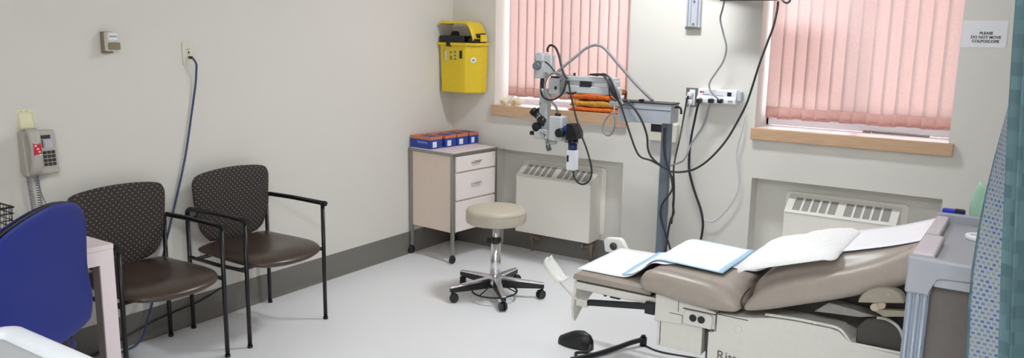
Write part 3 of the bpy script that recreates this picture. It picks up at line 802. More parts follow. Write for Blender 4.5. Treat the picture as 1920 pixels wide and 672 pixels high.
bolster('back_cushion', backR, backB, lambda x: tinterp(backC, x)-tinterp(backR, x), [2.815, 2.822, 2.838, 2.867, 2.917, 2.99, 3.063, 3.12, 3.17, 3.225, 3.28, 3.32, 3.36, 3.39, 3.41, 3.435, 3.45, 3.456])
# crease stitching between seat and back
b = MB(); b.tube([(2.813, YN+.05, .515), (2.812, YN+.010, .545), (2.813, YN+.012, .57), (2.815, YN+.05, .585), (2.816, YN+.1, .59)], .004, 8, 4); b.build('crease_piping', BROWNV, EX)
# leg section
b = MB(); b.prism([(2.018, .484), (2.40, .484), (2.40, .512), (2.030, .514), (2.020, .507)], -1.700, -1.185, 'xz', .006, 3); b.build('leg_cushion', TAUPE, EX)
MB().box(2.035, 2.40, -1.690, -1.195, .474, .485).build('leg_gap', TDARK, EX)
b = MB(); b.box(2.022, 2.44, -1.697, -1.190, .440, .475, .004); b.build('leg_support', TBEIGE, EX)
b = MB(); b.prism([(-1.698, .442), (-1.712, .40), (-1.722, .355), (-1.712, .310), (-1.698, .284), (-1.682, .296), (-1.645, .325), (-1.60, .352), (-1.54, .376), (-1.47, .40), (-1.42, .442)], 2.024, 2.036, 'yz', .003, 1); b.build('end_panel', TBEIGE, EX)
b = MB(); b.box(2.195, 2.245, -1.675, -1.64, .424, .444, .004); b.build('latch_knob', BLACKP, EX)
b = MB(); b.prism([(2.30, .44), (2.44, .44), (2.44, .415), (2.36, .424)], -1.66, -1.24, 'xz'); b.prism([(2.13, .442), (2.17, .442), (2.165, .418), (2.158, .424), (2.15, .432)], -1.66, -1.64, 'xz'); b.build('slide_rail', TDARK, EX)
# near stirrup
b = MB(); b.prism([(2.098, .402), (2.10, .378), (2.42, .424), (2.42, .447), (2.39, .444)], -1.712, -1.685, 'xz', .003, 1); b.box(2.385, 2.432, -1.722, -1.675, .405, .458, .005); b.build('stirrup_bar', BLACKP, EX)
b = MB(); b.box(2.045, 2.102, -1.716, -1.682, .368, .402, .005); b.cyl((2.076, -1.720, .385), (2.076, -1.714, .385), .008, n=12); o = b.build('stirrup', TBEIGE, EX)
def stirrup_arm(parent, a, c, wd, nm='stirrup_arm'):
    b = MB(); b.tube([a, c], wd, 10, smooth=False); return b.build(nm, TBEIGE, parent)
stirrup_arm(o, (2.055, -1.70, .383), (1.948, -1.70, .464), .008)
b = MB(); dd = Vector((-.085, 0, .096)).normalized(); nn = Vector((.096, 0, .085)).normalized(); s0 = Vector((1.955, -1.70, .456))
def cup(u, v):
    wv = .034*(.62+.38*math.sin(PI*min(1, .15+u*.75)))*(1 if u < .9 else (1-((u-.9)/.1)**2*.35))
    q = 2*v-1
    return s0+dd*(.125*u)+Vector((0, 1, 0))*(wv*q)+nn*(.030*q**4+.020*(max(0, (.2-u)/.2))**2-.01+.012*max(0, (u-.85)/.15)**2)
b.sheet(cup, 16, 14, .006); b.build('foot_cup', mat('stirrup_plastic', (240, 240, 236), .4, vary=.02), o)
# far stirrup, folded beside the leg section
b = MB(); s1 = Vector((1.925, -1.155, .490)); d1 = Vector((.11, .0, .018)).normalized()
b.prism([(1.905, .475), (1.895, .530), (1.912, .552), (1.985, .560), (2.005, .550), (2.035, .500), (2.035, .470)], -1.165, -1.135, 'xz', .008, 3)
o = b.build('stirrup', mat('stirrup_plastic', (226, 225, 216)), EX)
MB().lathe([(0, -.003), (.020, -.003), (.020, .003), (0, .003)], (1.955, -1.1665, .513), 20, 'y').build('heel_hole', TDARK, o)
b = MB(); b.tube([(2.03, -1.15, .475), (2.06, -1.15, .43), (2.42, -1.15, .43)], .012, 8, smooth=False); b.build('stirrup_arm', TBEIGE, o)
# base
MB().box(2.62, 3.44, -1.60, -1.20, 0, .10, .01).build('base_plate', TDARK, EX)
MB().box(2.70, 3.20, -1.56, -1.22, .10, .50).build('lift_column', TDARK, EX)
b = MB(); b.box(2.462, 2.646, -1.716, -1.12, .276, .40, .003); b.box(2.448, 2.458, -1.716, -1.12, .275, .384, .002); b.build('lower_cover', TBEIGE, EX)
b = MB(); b.prism([(2.434, .384), (2.70, .402), (2.70, .478), (2.62, .492), (2.434, .508)], -1.722, -1.12, 'xz', .004, 2); b.build('upper_shell', TBEIGE, EX)
b = MB(); b.box(2.538, 2.5405, -1.7228, -1.721, .447, .500); b.box(2.50, 2.5605, -1.7228, -1.721, .4335, .436); b.box(2.558, 2.5605, -1.7228, -1.721, .398, .436); b.build('panel_seam', TDARK, EX)
b = MB(); b.prism([(2.676, .10), (2.676, .392), (2.706, .392), (2.706, .476), (2.835, .486), (2.93, .506), (3.02, .511), (3.146, .511), (3.178, .506), (3.197, .490), (3.214, .470), (3.236, .464), (3.45, .466), (3.45, .10)], -1.728, -1.10, 'xz', .004, 2); cov = b.build('main_cover', TBEIGE, EX)
b = MB(); b.box(2.705, 2.836, -1.7292, -1.727, .4735, .4765); b.box(2.706, 2.709, -1.7292, -1.727, .40, .476); b.build('cover_groove', TDARK, cov)
b = MB(); b.tube([(2.798+.016*math.cos(a), -1.7285, .430+.016*math.sin(a)) for a in [2*PI*k/28 for k in range(29)]], .0012, 6, 1, smooth=False); b.build('embossed_ring', TBEIGE, cov)
b = MB(); b.text('Ritter', .058, TM_BACK(2.785, -1.7290, .300)); b.build('lettering', mat('lettering_grey', (104, 98, 94), .5), cov)
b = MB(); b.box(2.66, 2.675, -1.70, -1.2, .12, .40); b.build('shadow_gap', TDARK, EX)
# rim of the cover along the recess
b = MB(); b.tube([(2.90, -1.722, .513), (3.02, -1.722, .520), (3.146, -1.722, .520), (3.180, -1.722, .514), (3.20, -1.722, .497), (3.218, -1.722, .476), (3.24, -1.722, .470), (3.45, -1.722, .472)], .006, 8, 4); b.build('cover_rim', TBEIGE, cov)
for x, z in ((3.09, .497), (3.09, .522)): MB().cyl((x, -1.731, z), (x, -1.722, z), .005, n=10).build('cover_screw', CREAM, cov)
# outlet plate
b = MB(); b.prism([(2.567, .404), (2.690, .402), (2.690, .458), (2.676, .466), (2.576, .466), (2.567, .458)], -1.732, -1.720, 'xz', .004, 2); o = b.build('outlet_plate', TBEIGE, EX)
for x in (2.609, 2.645):
    b = MB(); b.cyl((x, -1.735, .437), (x, -1.728, .437), .0155, n=24); b.build('receptacle', BLACKP, o)
b = MB(); b.box(2.6225, 2.6315, -1.7335, -1.731, .433, .441); b.build('plate_screw', CHROME, o)
b = MB(); b.box(2.56, 2.705, -1.7245, -1.721, .466, .470); b.build('plate_lip', TDARK, o)
# back support, flap and arm bracket
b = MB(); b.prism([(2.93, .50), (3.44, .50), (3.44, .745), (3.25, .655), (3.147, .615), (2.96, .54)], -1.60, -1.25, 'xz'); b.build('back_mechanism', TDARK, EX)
b = MB(); b.prism([(3.075, .553), (3.125, .600), (3.300, .580), (3.235, .566)], -1.69, -1.62, 'xz', .002, 1); b.build('support_arm', mat('support_grey', (150, 146, 140), .5), EX)
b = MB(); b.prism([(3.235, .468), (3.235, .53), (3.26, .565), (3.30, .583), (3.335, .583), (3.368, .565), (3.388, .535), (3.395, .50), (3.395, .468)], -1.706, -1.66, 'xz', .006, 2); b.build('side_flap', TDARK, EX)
b = MB(); b.tube([(3.30, -1.712, .585), (3.335, -1.712, .585), (3.370, -1.712, .567), (3.390, -1.712, .537), (3.398, -1.712, .50), (3.398, -1.712, .47)], .006, 8, 4); b.build('flap_edge', TBEIGE, EX)
b = MB()
arc = [(3.318+.076*math.cos(PI*k/16), .664+.056*math.sin(PI*k/16)+.014*(math.cos(PI*k/16))) for k in range(17)]
b.prism(arc, YN-.022, YN+.03, 'xz', .006, 3); o = b.build('arm_bracket', mat('bracket_cream', (152, 144, 127), .4, vary=.03), EX)
for x, z in ((3.281, .683), (3.339, .700)): MB().cyl((x, YN-.0245, z), (x, YN-.018, z), .007, n=14).build('bracket_screw', STEEL, o)
b = MB(); b.box(3.292, 3.326, YN-.012, YN+.02, .628, .672, .006); b.cyl((3.298, YN-.016, .642), (3.298, YN+.01, .642), .014, n=14); b.cyl((3.322, YN-.018, .655), (3.322, YN+.01, .655), .012, n=14); b.build('bracket_latch', mat('latch_tan', (186, 170, 146), .45, vary=.1), o)
b = MB(); b.prism([(3.295, .628), (3.33, .612), (3.45, .637), (3.45, .661), (3.34, .636), (3.31, .640)], YN-.012, YN+.012, 'xz', .004, 2); b.build('arm_bar', mat('bracket_cream', (206, 198, 178)), o)

# paper, pad, pillow
pathP = [(2.003, .5165), (2.06, .5175), (2.20, .5185), (2.26, .526), (2.31, .555), (2.35, .592), (2.385, .611), (2.44, .6125), (2.60, .6075), (2.74, .603), (2.80, .614)]
pathP += [(x, z+.0065) for x, z in backC[2:]]
def along(path):
    P = catmull([Vector((x, 0, z)) for x, z in path], 6); L = [0]
    for a, c in zip(P, P[1:]): L.append(L[-1]+(c-a).length)
    def f(u):
        d = u*L[-1]
        for i in range(len(P)-1):
            if d <= L[i+1]: return P[i].lerp(P[i+1], (d-L[i])/max(1e-9, L[i+1]-L[i]))
        return P[-1]
    return f
fp = along(pathP)
def paper(u, v):
    p = fp(u); g = max(0, min(1, (p.x-2.42)/.12))*max(0, min(1, (3.06-p.x)/.14)); g = g*g*(3-2*g); g = max(g, .14*max(0, min(1, (p.x-3.0)/.08)))
    y = -1.640+.17*g+(.462-.17*g)*v+.004*math.sin(9*u)
    return (p.x, y, p.z+.0008*math.sin(u*31+v*4))
o = MB().sheet(paper, 90, 8, .0006).build('exam_paper', PAPER)
tag(o, 'long white paper sheet running along the exam table under pad and pillow', 'paper')
pathU = [(2.212, .5215), (2.26, .531), (2.31, .562), (2.345, .598), (2.385, .618), (2.44, .6195), (2.60, .614), (2.682, .611)]
fu = along(pathU)
def upad(u, v):
    p = fu(u); return (p.x+.018*(v-.5)*(1-u)*-1, -1.612+.442*v, p.z+.0022*math.sin(u*14+v*5)*math.sin(PI*v)+.0015)
o = MB().sheet(upad, 40, 30, .002, lambda u, v: 1 if (u < .055 or u > .945 or v < .05 or v > .95) else 0).build('absorbent_pad', [PADW, PADB])
tag(o, 'white absorbent pad with blue border on the seat of the exam table', 'pad')
PC = Vector((2.950, -1.455, .722)); tl = math.radians(18)
PU = Vector((math.cos(tl), 0, math.sin(tl))); PN = Vector((-math.sin(tl), 0, math.cos(tl)))
def pw(u, w, d):
    n_ = noise.noise(Vector((u*30-w*14, w*5+u*3, 3.1)))*.014+noise.noise(Vector((u*62-w*20, w*9, 8)))*.007
    e = max(abs(u)/.205, abs(w)/.265)
    cr = max(0, (abs(u)/.205-.75)/.25)*max(0, (abs(w)/.265-.75)/.25)
    return PC+PU*(u*(1-.05*(w/.265)**2*0))+Vector((0, 1, 0))*w+PN*(d+(n_ if d > 0 else 0)*(1-e**4)-.02*cr)
b = MB(); b.pad(supell(.205, .262, 9), .056, .010, pw, 26, 140, 2.0)
o = b.build('pillow', LINEN, None, sub=1)
o = tag(o, 'white pillow lying on the raised back of the exam table', 'pillow')

# foot pedal
t = thing('foot_pedal', 'black foot pedal on the floor in front of the exam table', 'pedal', (1.85, -1.34, 0))
b = MB(); R_ = []
for i in range(13):
    s = i/12; x = 1.755+.19*s; hw = .048*(math.sin(PI*min(.97, max(.06, s*.86+.12))))**.6; h = .020+.062*math.sin(PI*min(1, s*.62+.10))**1.4
    if i == 12: h *= .75; hw *= .85
    R_.append([Vector((x, -1.335+hw*math.cos(a), max(0., .006+(h)*max(0, math.sin(a))**.7) if math.sin(a) > 0 else .0)) for a in [2*PI*k/20 for k in range(20)]])
b.loft(R_, True, True); b.build('hood', BLACKP, t)
b = MB(); b.lathe([(0, .0), (.028, .0), (.026, .010), (.018, .015), (0, .016)], (1.88, -1.335, .070), 20); b.build('button', RUBBER, t)
b = MB(); b.tube([(1.94, -1.35, .03), (1.95, -1.40, .015), (1.935, -1.44, .022), (1.91, -1.45, .012), (1.95, -1.50, .006)], .008, 8, 6); b.build('cable', CORDK, t)
t = thing('floor_lever', 'black bent lever with cord on the floor below the exam table', 'lever', (2.06, -1.3, 0))
b = MB(); b.tube([(1.93, -1.53, .013), (2.0, -1.40, .014), (2.05, -1.285, .020), (2.09, -1.20, .030), (2.128, -1.125, .034)], .013, 10, 6); b.build('bar', BLACKP, t)
b = MB(); b.cyl((2.128, -1.125, 0), (2.128, -1.125, .045), .018, n=16); b.cyl((2.128, -1.125, .045), (2.128, -1.125, .056), .012, n=16); b.build('knob', BLACKP, t)
b = MB(); b.tube([(2.13, -1.12, .012), (2.16, -1.14, .006), (2.25, -1.16, .005), (2.42, -1.13, .005), (2.62, -1.16, .03)], .0045, 8, 6); b.build('cord', CORDK, t)

# ================================================================== TROLLEY
TX0, TX1, TY0, TY1 = 3.455, 4.06, -2.37, -1.72
t = thing('trolley', 'grey plastic trolley with a moulded tray top at the right, before the curtain', 'trolley', (3.75, -2.05, 0))
b = MB(); b.box(TX0, TX1, TY0, TY1, .962, .976, .004); b.box(TX0+.045, TX1, TY0, TY0+.022, .955, .985, .006); b.box(TX0, TX1, TY1-.022, TY1, .955, 1.008, .006); b.box(TX0, TX0+.030, TY0+.02, TY1, .955, .992, .006); b.box(TX1-.03, TX1, TY0, TY1, .955, .99, .006)
b.build('tray', TROL, t)
b = MB(); b.box(TX0+.006, TX0+.062, TY0+.045, TY0+.30, .976, 1.0, .006); b.box(TX0+.004, TX0+.045, TY0+.34, TY1-.03, .976, 1.0, .006); b.build('tray_handle', TROLP, t)
b = MB(); b.prism([(TX0, .89), (TX0+.066, .89), (TX0+.070, .948), (TX0+.09, .955), (TX1, .955), (TX1, .986), (TX0, .998)], TY0-.004, TY0+.03, 'xz', .008, 3); b.box(TX0, TX0+.066, TY0, TY0+.07, .89, .99, .008); b.build('tray_apron', TROL, t)
for px_ in (TX0+.006, TX1-.066):
    b = MB(); b.box(px_, px_+.058, TY0+.004, TY0+.05, .10, .905, .003)
    for k in range(3): b.cyl((px_+.010+.019*k, TY0+.005, .10), (px_+.010+.019*k, TY0+.005, .905), .0075, n=12)
    b.build('corner_post', POSTG, t)
    MB().box(px_, px_+.058, TY1-.06, TY1-.01, .10, .96, .004).build('corner_post', POSTG, t)
MB().box(TX0+.070, TX1-.07, TY0+.004, TY0+.30, .918, .948, .003).build('shelf', mat('shelf_grey', (168, 172, 178), .4), t)
MB().box(TX0+.064, TX1-.06, TY0+.03, TY0+.045, .12, .956).build('dark_panel', TROLD, t)
MB().box(TX0+.03, TX1-.03, TY0+.045, TY1-.02, .10, .13, .004).build('bottom_shelf', TROL, t)
b = MB(); b.box(TX0+.015, TX0+.25, TY1+.003, TY1+.12, .82, .94, .004); b.build('rear_bin', TROL, t)
for sx in (TX0+.035, TX1-.035):
    for sy in (TY0+.035, TY1-.035):
        b = MB(); b.cyl((sx, sy, .04), (sx, sy, .105), .012, n=10); b.cyl((sx-.014, sy, .045), (sx+.014, sy, .045), .045, n=24); b.build('castor', BLACKP, t)
b = MB(); tc = Vector((3.598, -1.945, .9765)); R_ = []
b.lathe([(.022, 0), (.034, 0), (.036, .002), (.036, .013), (.034, .015), (.022, .015), (.020, .013), (.020, .002), (.022, 0)], tc, 40)
tag(b.build('tape_roll', WHITE), 'white tape roll lying on the trolley tray', 'tape roll')
b = MB(); b.box(3.470, 3.540, -1.712, -1.690, .941, 1.018, .003); o = b.build('blue_box', mat('box_bright_blue', (24, 50, 190), .4)); tag(o, 'bright blue box behind the trolley tray', 'box')
b = MB(); b.box(3.508, 3.537, -1.7132, -1.6885, 1.008, 1.0195, .001); b.build('black_opening', BLACKP, o)
def drape(u, v):
    a = 2*PI*u; z = .941+.165*v; r = .040
    cx = 3.586+.004*v
    return (cx+(r+.013*math.sin(3*a+v*4)+.006*math.sin(7*a))*math.cos(a)*(1-.55*v**3), -1.648+(r*.6+.006*math.sin(5*a+1))*math.sin(a)*(1-.55*v**3), z+.012*math.sin(2*a+1)*v)
b = MB(); R_ = [[Vector(drape(k/36, j/12)) for k in range(36)] for j in range(13)]; b.loft(R_, True, True)
tag(b.build('green_cloth', GREENC), 'pale green crumpled cloth standing behind the trolley tray', 'cloth')

# ================================================================== CURTAIN
def cx_edge(z):
    f = max(0, min(1, (1.70-z)/.85)); return 3.648+.058*f**1.2
def curtain(u, v):
    """u along the cloth (0 leading edge .. 1), v up"""
    z = .35+2.33*v; L = u*1.5
    xf = cx_edge(z); f = max(0, min(1, (1.52-z)/.55))
    if L < .066:
        k = 1-L/.066; ang = math.radians(80+95*f)
        return (xf+.065*k*math.cos(ang), -2.72+.065*k*math.sin(ang), z)
    s = L-.066
    dx = .56*s+.0; amp = .055*(1-math.exp(-s*14))
    ph = s*2*PI/.17
    return (xf+dx+.010*math.sin(ph*2)*min(1, s*20), -2.72-amp*math.sin(ph+.10*math.sin(z*3)), z)
t = thing('privacy_curtain', 'teal patterned privacy curtain with a checked edge band at the right', 'curtain', (4.0, -2.72, .35))
b = MB(); b.sheet(curtain, 230, 26, .0012, lambda u, v: 1 if .004 < u*1.5 < .064 else 0, uvs=lambda u, v: (u*1.5, 2.33*v)); b.build('cloth', [CURT, CBAND], t)
b = MB(); b.box(3.60, XR-.02, -2.735, -2.705, 2.70, 2.73, .003); b.build('ceiling_track', ALU, t)
b = MB()
for k in range(16): b.cyl((3.665+k*.054, -2.72, 2.66), (3.665+k*.054, -2.72, 2.705), .004, n=8)
b.build('hooks', WHITE, t)

# ================================================================== BACK WALL FITTINGS
t = thing('paper_sign', 'white paper sign with three lines of black text near the curtain', 'sign', (3.42, -.001, 1.62))
MB().box(3.322, 3.522, -.0018, -.0002, 1.553, 1.688).build('sheet', WHITE, t)
b = MB()
for k, s_ in enumerate(('PLEASE', 'DO NOT MOVE', 'COLPOSCOPE')): b.text(s_, .0190, TM_BACK(3.430, -.0022, 1.624-k*.0205), .0003, .0006)
b.build('lettering', INK, t)
t = thing('wall_rail', 'vertical aluminium mounting rail high between the windows', 'rail', (1.87, -.01, 1.63))
b = MB(); b.box(1.826, 1.914, -.014, -.0003, 1.632, 2.30, .001); b.build('channel', ALU, t)
b = MB()
for x in (1.830, 1.848, 1.892, 1.910): b.box(x-.005, x+.005, -.026, -.013, 1.640, 2.30, .001)
b.build('rail_ridges', ALU, t)
b = MB(); b.box(1.822, 1.918, -.028, -.0003, 1.624, 1.641, .002); b.build('end_cap', STEEL, t)
for z in (1.655, 1.79, 1.95): MB().cyl((1.870, -.019, z), (1.870, -.013, z), .007, n=12).build('bolt', STEEL, t)

t = thing('monitor', 'dark wall monitor whose lower edge shows at the top of the photo', 'monitor', (2.26, -.2, 1.785))
MB().box(2.098, 2.420, -.215, -.180, 1.786, 2.02, .004).build('case', BLACKP, t)
MB().box(2.108, 2.410, -.2165, -.2145, 1.800, 2.012).build('screen', DKSCREEN, t)
b = MB(); b.tube([(2.26, -.18, 1.90), (2.20, -.11, 1.90), (1.90, -.05, 1.90), (1.872, -.03, 1.90)], .018, 10, 5); b.box(1.832, 1.912, -.034, -.026, 1.85, 1.95, .002); b.build('wall_arm', BLACKM, t)

t = thing('thermostat', 'cream wall thermostat with dark display behind the colposcope post', 'thermostat', (1.715, 0, .98))
MB().box(1.625, 1.812, -.045, -.0003, .918, 1.034, .006).build('case', CREAM, t)
MB().box(1.638, 1.735, -.0475, -.044, .978, 1.027, .002).build('display', DKSCREEN, t)
MB().cyl((1.717, -.0495, 1.006), (1.717, -.047, 1.006), .006, n=12).build('button', WHITE, t)
b = MB()
for k in range(7): b.box(1.79, 1.8135, -.036, -.012, .938+.012*k, .943+.012*k)
b.build('side_vents', CREAM, t)

t = thing('wall_outlet', 'steel wall outlet with two white plugs between the windows', 'outlet', (1.88, 0, 1.21))
MB().box(1.844, 1.926, -.005, -.0003, 1.150, 1.266, .002).build('plate', mat('outlet_steel', (116, 113, 110), .45, .2), t)
MB().box(1.868, 1.904, -.007, -.004, 1.158, 1.256, .002).build('socket_face', WHITE, t)
t = thing('power_strip', 'white power strip with black plugs on the wall beside the steel outlet', 'power strip', (2.06, 0, 1.22))
b = MB(); b.prism([(-.0003, 1.182), (-.060, 1.182), (-.066, 1.188), (-.066, 1.212), (-.048, 1.224), (-.048, 1.262), (-.042, 1.268), (-.0003, 1.268)], 1.938, 2.178, 'yz', .003, 2); b.build('housing', WHITE, t)
MB().box(2.122, 2.148, -.050, -.047, 1.230, 1.254, .001).build('rocker_switch', BLACKP, t)
b = MB(); b.cyl((1.957, -.0488, 1.248), (1.957, -.047, 1.248), .006, n=14); b.box(1.964, 1.978, -.0487, -.047, 1.244, 1.252); b.build('red_logo', RED, t)
for q in ((1.968, 2.012, -.0487, -.047, 1.230, 1.237), (2.045, 2.10, -.0487, -.047, 1.228, 1.232), (2.135, 2.165, -.0667, -.065, 1.193, 1.207)): MB().box(*q).build('print', mat('print_bluegrey', (150, 156, 176), .5), t)
MB().box(2.178, 2.205, -.045, -.0003, 1.205, 1.26, .003).build('end_bracket', ALU, t)
for x in (1.963, 2.030, 2.092):
    b = MB(); b.cyl((x, -.067, 1.199), (x, -.0645, 1.199), .016, n=20); b.build('socket', GPLAST, t)

# things on the left sill
ST = 1.0665
def fluff(label, x, y, r, L_):
    t = thing('gauze_roll', label, 'gauze roll', (x, y, ST), 'gauze rolls on the left sill')
    b = MB(); R_ = []
    for i in range(13):
        s = i/12; rr = r*(max(0, 1-abs(2*s-1)**5))**.5
        rr = max(rr, .012)
        R_.append([Vector((x+L_*(s-.5)+.004*noise.noise(Vector((s*9, k, 1))), y+(rr+.007*noise.noise(Vector((s*8, math.cos(2*PI*k/24)*3, math.sin(2*PI*k/24)*3+x*9))))*math.cos(2*PI*k/24), ST+r*.98+(rr*.92+.006*noise.noise(Vector((s*7+5, math.cos(2*PI*k/24)*3, math.sin(2*PI*k/24)*3+x*7))))*math.sin(2*PI*k/24))) for k in range(24)])
    zmin = min(p.z for q in R_ for p in q)
    for q in R_:
        for p in q: p.z += ST+.0005-zmin
    b.loft(R_, True, True); b.build('cloth', CREAMF, t)
    b = MB(); b.cyl((x+.0, y-r-.004, ST+r*.9), (x, y-r*.6, ST+r*.9), r*.42, n=16); b.build('core', TAN, t)
fluff('cream gauze roll on the left sill, nearest the yellow bin', .452, .028, .026, .075)
fluff('larger cream gauze roll on the left sill, in front of the blind', .545, .045, .031, .10)

# folded cloths stacked on the left sill
def folded(name, label, m, xa, xb, y0, y1, z0, h, seed, cat='folded cloth'):
    b = MB(); R_ = []; rnd = random.Random(seed); n = 14
    for i in range(n+1):
        s = i/n; x = xa+(xb-xa)*s
        k = (1-abs(2*s-1)**8)**.5; hh = h*max(.25, k); zz = z0
        rip = .10*h*math.sin(s*9+seed)+.05*h*math.sin(s*23+seed*2)
        ring = []
        for j in range(20):
            a = 2*PI*j/20; ca = math.copysign(abs(math.cos(a))**.45, math.cos(a)); sa = math.copysign(abs(math.sin(a))**.8, math.sin(a))
            ring.append(Vector((x, (y0+y1)/2+(y1-y0)/2*ca*(1+.03*math.sin(s*7+seed)), zz+hh/2+hh/2*sa+(rip if sa > 0 else 0))))
        R_.append(ring)
    b.loft(R_, True, True); tag(b.build(name, m), label, cat, 'folded cloths on the left sill')
folded('folded_cloth', 'orange folded cloth at the bottom of the stack on the left sill', ORANGE, 1.005, 1.385, -.01, .13, ST, .030, 1)
folded('folded_cloth', 'gold patterned folded cloth, second from the bottom of the stack', GOLD, 1.015, 1.36, -.005, .128, ST+.033, .044, 2)
folded('folded_cloth', 'orange folded cloth, third up in the stack behind the scope arm', ORANGE, 1.00, 1.375, -.008, .13, ST+.081, .040, 3)
folded('folded_cloth', 'rust brown folded cloth on top of the stack behind the scope arm', RUST, 1.06, 1.395, -.002, .128, ST+.125, .036, 4)

# pens on the right sill
t = thing('forceps', 'steel forceps lying on the right window sill', 'forceps', (3.0, .20, 1.05))
pA, pB = Vector((2.905, .212, 1.0555)), Vector((3.205, .190, 1.0555))
b = MB(); b.tube([pA, pA.lerp(pB, .5)+Vector((0, -.006, .002)), pB], .0055, 8, 4); b.tube([pA+Vector((0, .014, 0)), pA.lerp(pB, .5)+Vector((0, .006, .002)), pB+Vector((-.01, .005, 0))], .0045, 8, 4); b.build('blades', STEEL, t)
b = MB()
for d in (-.010, .020): b.tube([pA+Vector((-.028+.020*math.cos(a), d+.013*math.sin(a), 0)) for a in [2*PI*k/16 for k in range(17)]], .0042, 6, 1, smooth=False)
b.build('finger_rings', BRASS, t)

# ================================================================== COLPOSCOPE
YC = -.30
CP = thing('colposcope', 'grey colposcope with swing arm and camera on a dark post stand', 'microscope', (1.853, YC, 0))
def pt(px, py, y=YC): return at(px, py, y=y)
b = MB()
for k in range(5):
    a = 2*PI*k/5+.3; b.tube([(1.853, YC, .075), (1.853+.15*math.cos(a), YC+.15*math.sin(a), .07), (1.853+.215*math.cos(a), YC+.215*math.sin(a), .052)], .018, 8, 4)
    b.cyl((1.853+.215*math.cos(a)-.012*math.sin(a), YC+.215*math.sin(a)+.012*math.cos(a), .025), (1.853+.215*math.cos(a)+.012*math.sin(a), YC+.215*math.sin(a)-.012*math.cos(a), .025), .025, n=18)
b.cyl((1.853, YC, .06), (1.853, YC, .14), .04, n=20)
b.build('stand_base', CPOST, CP)
MB().box(1.826, 1.881, YC-.022, YC+.022, .12, 1.075, .005).build('post', CPOST, CP)
b = MB(); b.prism([(1.556, 1.066), (1.575, 1.062), (1.898, 1.072), (1.898, 1.186), (1.549, 1.186), (1.549, 1.165), (1.556, 1.150)], YC-.06, YC+.06, 'xz', .004, 2); o = b.build('arm_housing', CHOUSE, CP)
MB().box(1.546, 1.902, YC-.064, YC+.064, 1.183, 1.190, .002).build('top_edge', BLACKP, o)
MB().box(1.552, 1.896, YC-.0615, YC-.059, 1.146, 1.149).build('seam', INK, o)
MB().box(1.575, 1.66, YC-.0625, YC-.059, 1.158, 1.182).build('dark_slot', mat('slot_grey', (112, 116, 124), .4), o)
b = MB(); b.box(1.680, 1.706, YC-.04, YC-.015, 1.188, 1.204, .002); b.build('black_knob', BLACKP, o)
b = MB(); b.cyl((1.56, YC, 1.085), (1.532, YC, 1.082), .013, n=14); b.cyl((1.56, YC, 1.115), (1.54, YC, 1.112), .009, n=14); b.build('side_knob', BLACKP, o)
b = MB(); b.tube([(1.895, YC, 1.165), (1.925, YC, 1.168), (1.938, YC-.005, 1.155), (1.942, YC-.01, 1.130)], .007, 8, 5); b.build('hook', BLACKM, o)
# pivot and upper arm
b = MB(); b.box(1.482, 1.572, YC-.045, YC+.045, 1.150, 1.183, .006); b.cyl((1.525, YC, 1.18), (1.525, YC, 1.215), .034, n=24); b.build('pivot', CPAINT, CP)
b = MB()
b.box(1.165, 1.530, YC-.042, YC+.042, 1.216, 1.262, .006); b.box(1.185, 1.520, YC-.030, YC+.030, 1.256, 1.300, .003); b.box(1.165, 1.510, YC-.042, YC+.042, 1.292, 1.322, .005)
o = b.build('spring_arm', CPAINT, CP)
b = MB(); b.box(1.275, 1.352, YC-.0445, YC-.029, 1.258, 1.292, .001); b.build('dark_label', DKSCREEN, o)
b = MB(); b.box(1.370, 1.455, YC-.032, YC-.029, 1.262, 1.286); b.build('pale_label', WHITE, o)
b = MB(); b.tube([(1.19, YC-.05, 1.215), (1.22, YC-.055, 1.21), (1.255, YC-.05, 1.222)], .006, 8, 4); b.build('lever', BLACKP, o); MB().cyl((1.21, YC, 1.32), (1.21, YC, 1.34), .008, n=10).build('top_pin', BLACKP, o)
b = MB(); b.box(1.140, 1.172, YC-.050, YC+.050, 1.205, 1.325, .006); b.cyl((1.156, YC-.055, 1.265), (1.156, YC+.055, 1.265), .022, n=20); b.build('arm_joint', mat('joint_grey', (150, 154, 160), .35, .3), CP)
# head bracket
b = MB(); b.box(1.045, 1.128, YC-.045, YC+.045, 1.196, 1.302, .008); b.cyl((1.12, YC, 1.25), (1.15, YC, 1.25), .028, n=20); o = b.build('swivel_block', CPAINT, CP)
MB().box(1.092, 1.108, YC-.047, YC-.044, 1.230, 1.252, .001).build('switch', BLACKP, o)
MB().box(1.050, 1.110, YC-.030, YC+.03, 1.302, 1.313, .003).build('black_cap', BLACKP, o)
# tilt head with knob
b = MB(); b.box(.925, .995, YC-.035, YC+.04, 1.295, 1.456, .006); b.box(.985, 1.045, YC-.02, YC+.045, 1.33, 1.450, .006); o = b.build('tilt_head', CPAINT, CP)
b = MB(); b.cyl((.957, YC-.030, 1.375), (.957, YC-.066, 1.375), .026, .023, 24); b.build('round_knob', mat('knob_grey', (112, 120, 128), .35), o)
b = MB(); b.box(.945, 1.0, YC-.05, YC-.02, 1.405, 1.45, .005); b.cyl((.97, YC-.035, 1.45), (.97, YC-.035, 1.463), .016, n=16); b.build('lamp_socket', CPAINT, o)
b = MB(); b.tube([(.972, YC, 1.298), (.974, YC, 1.235), (.985, YC, 1.205)], .014, 12, 4); b.build('link_rod', BLACKP, CP)
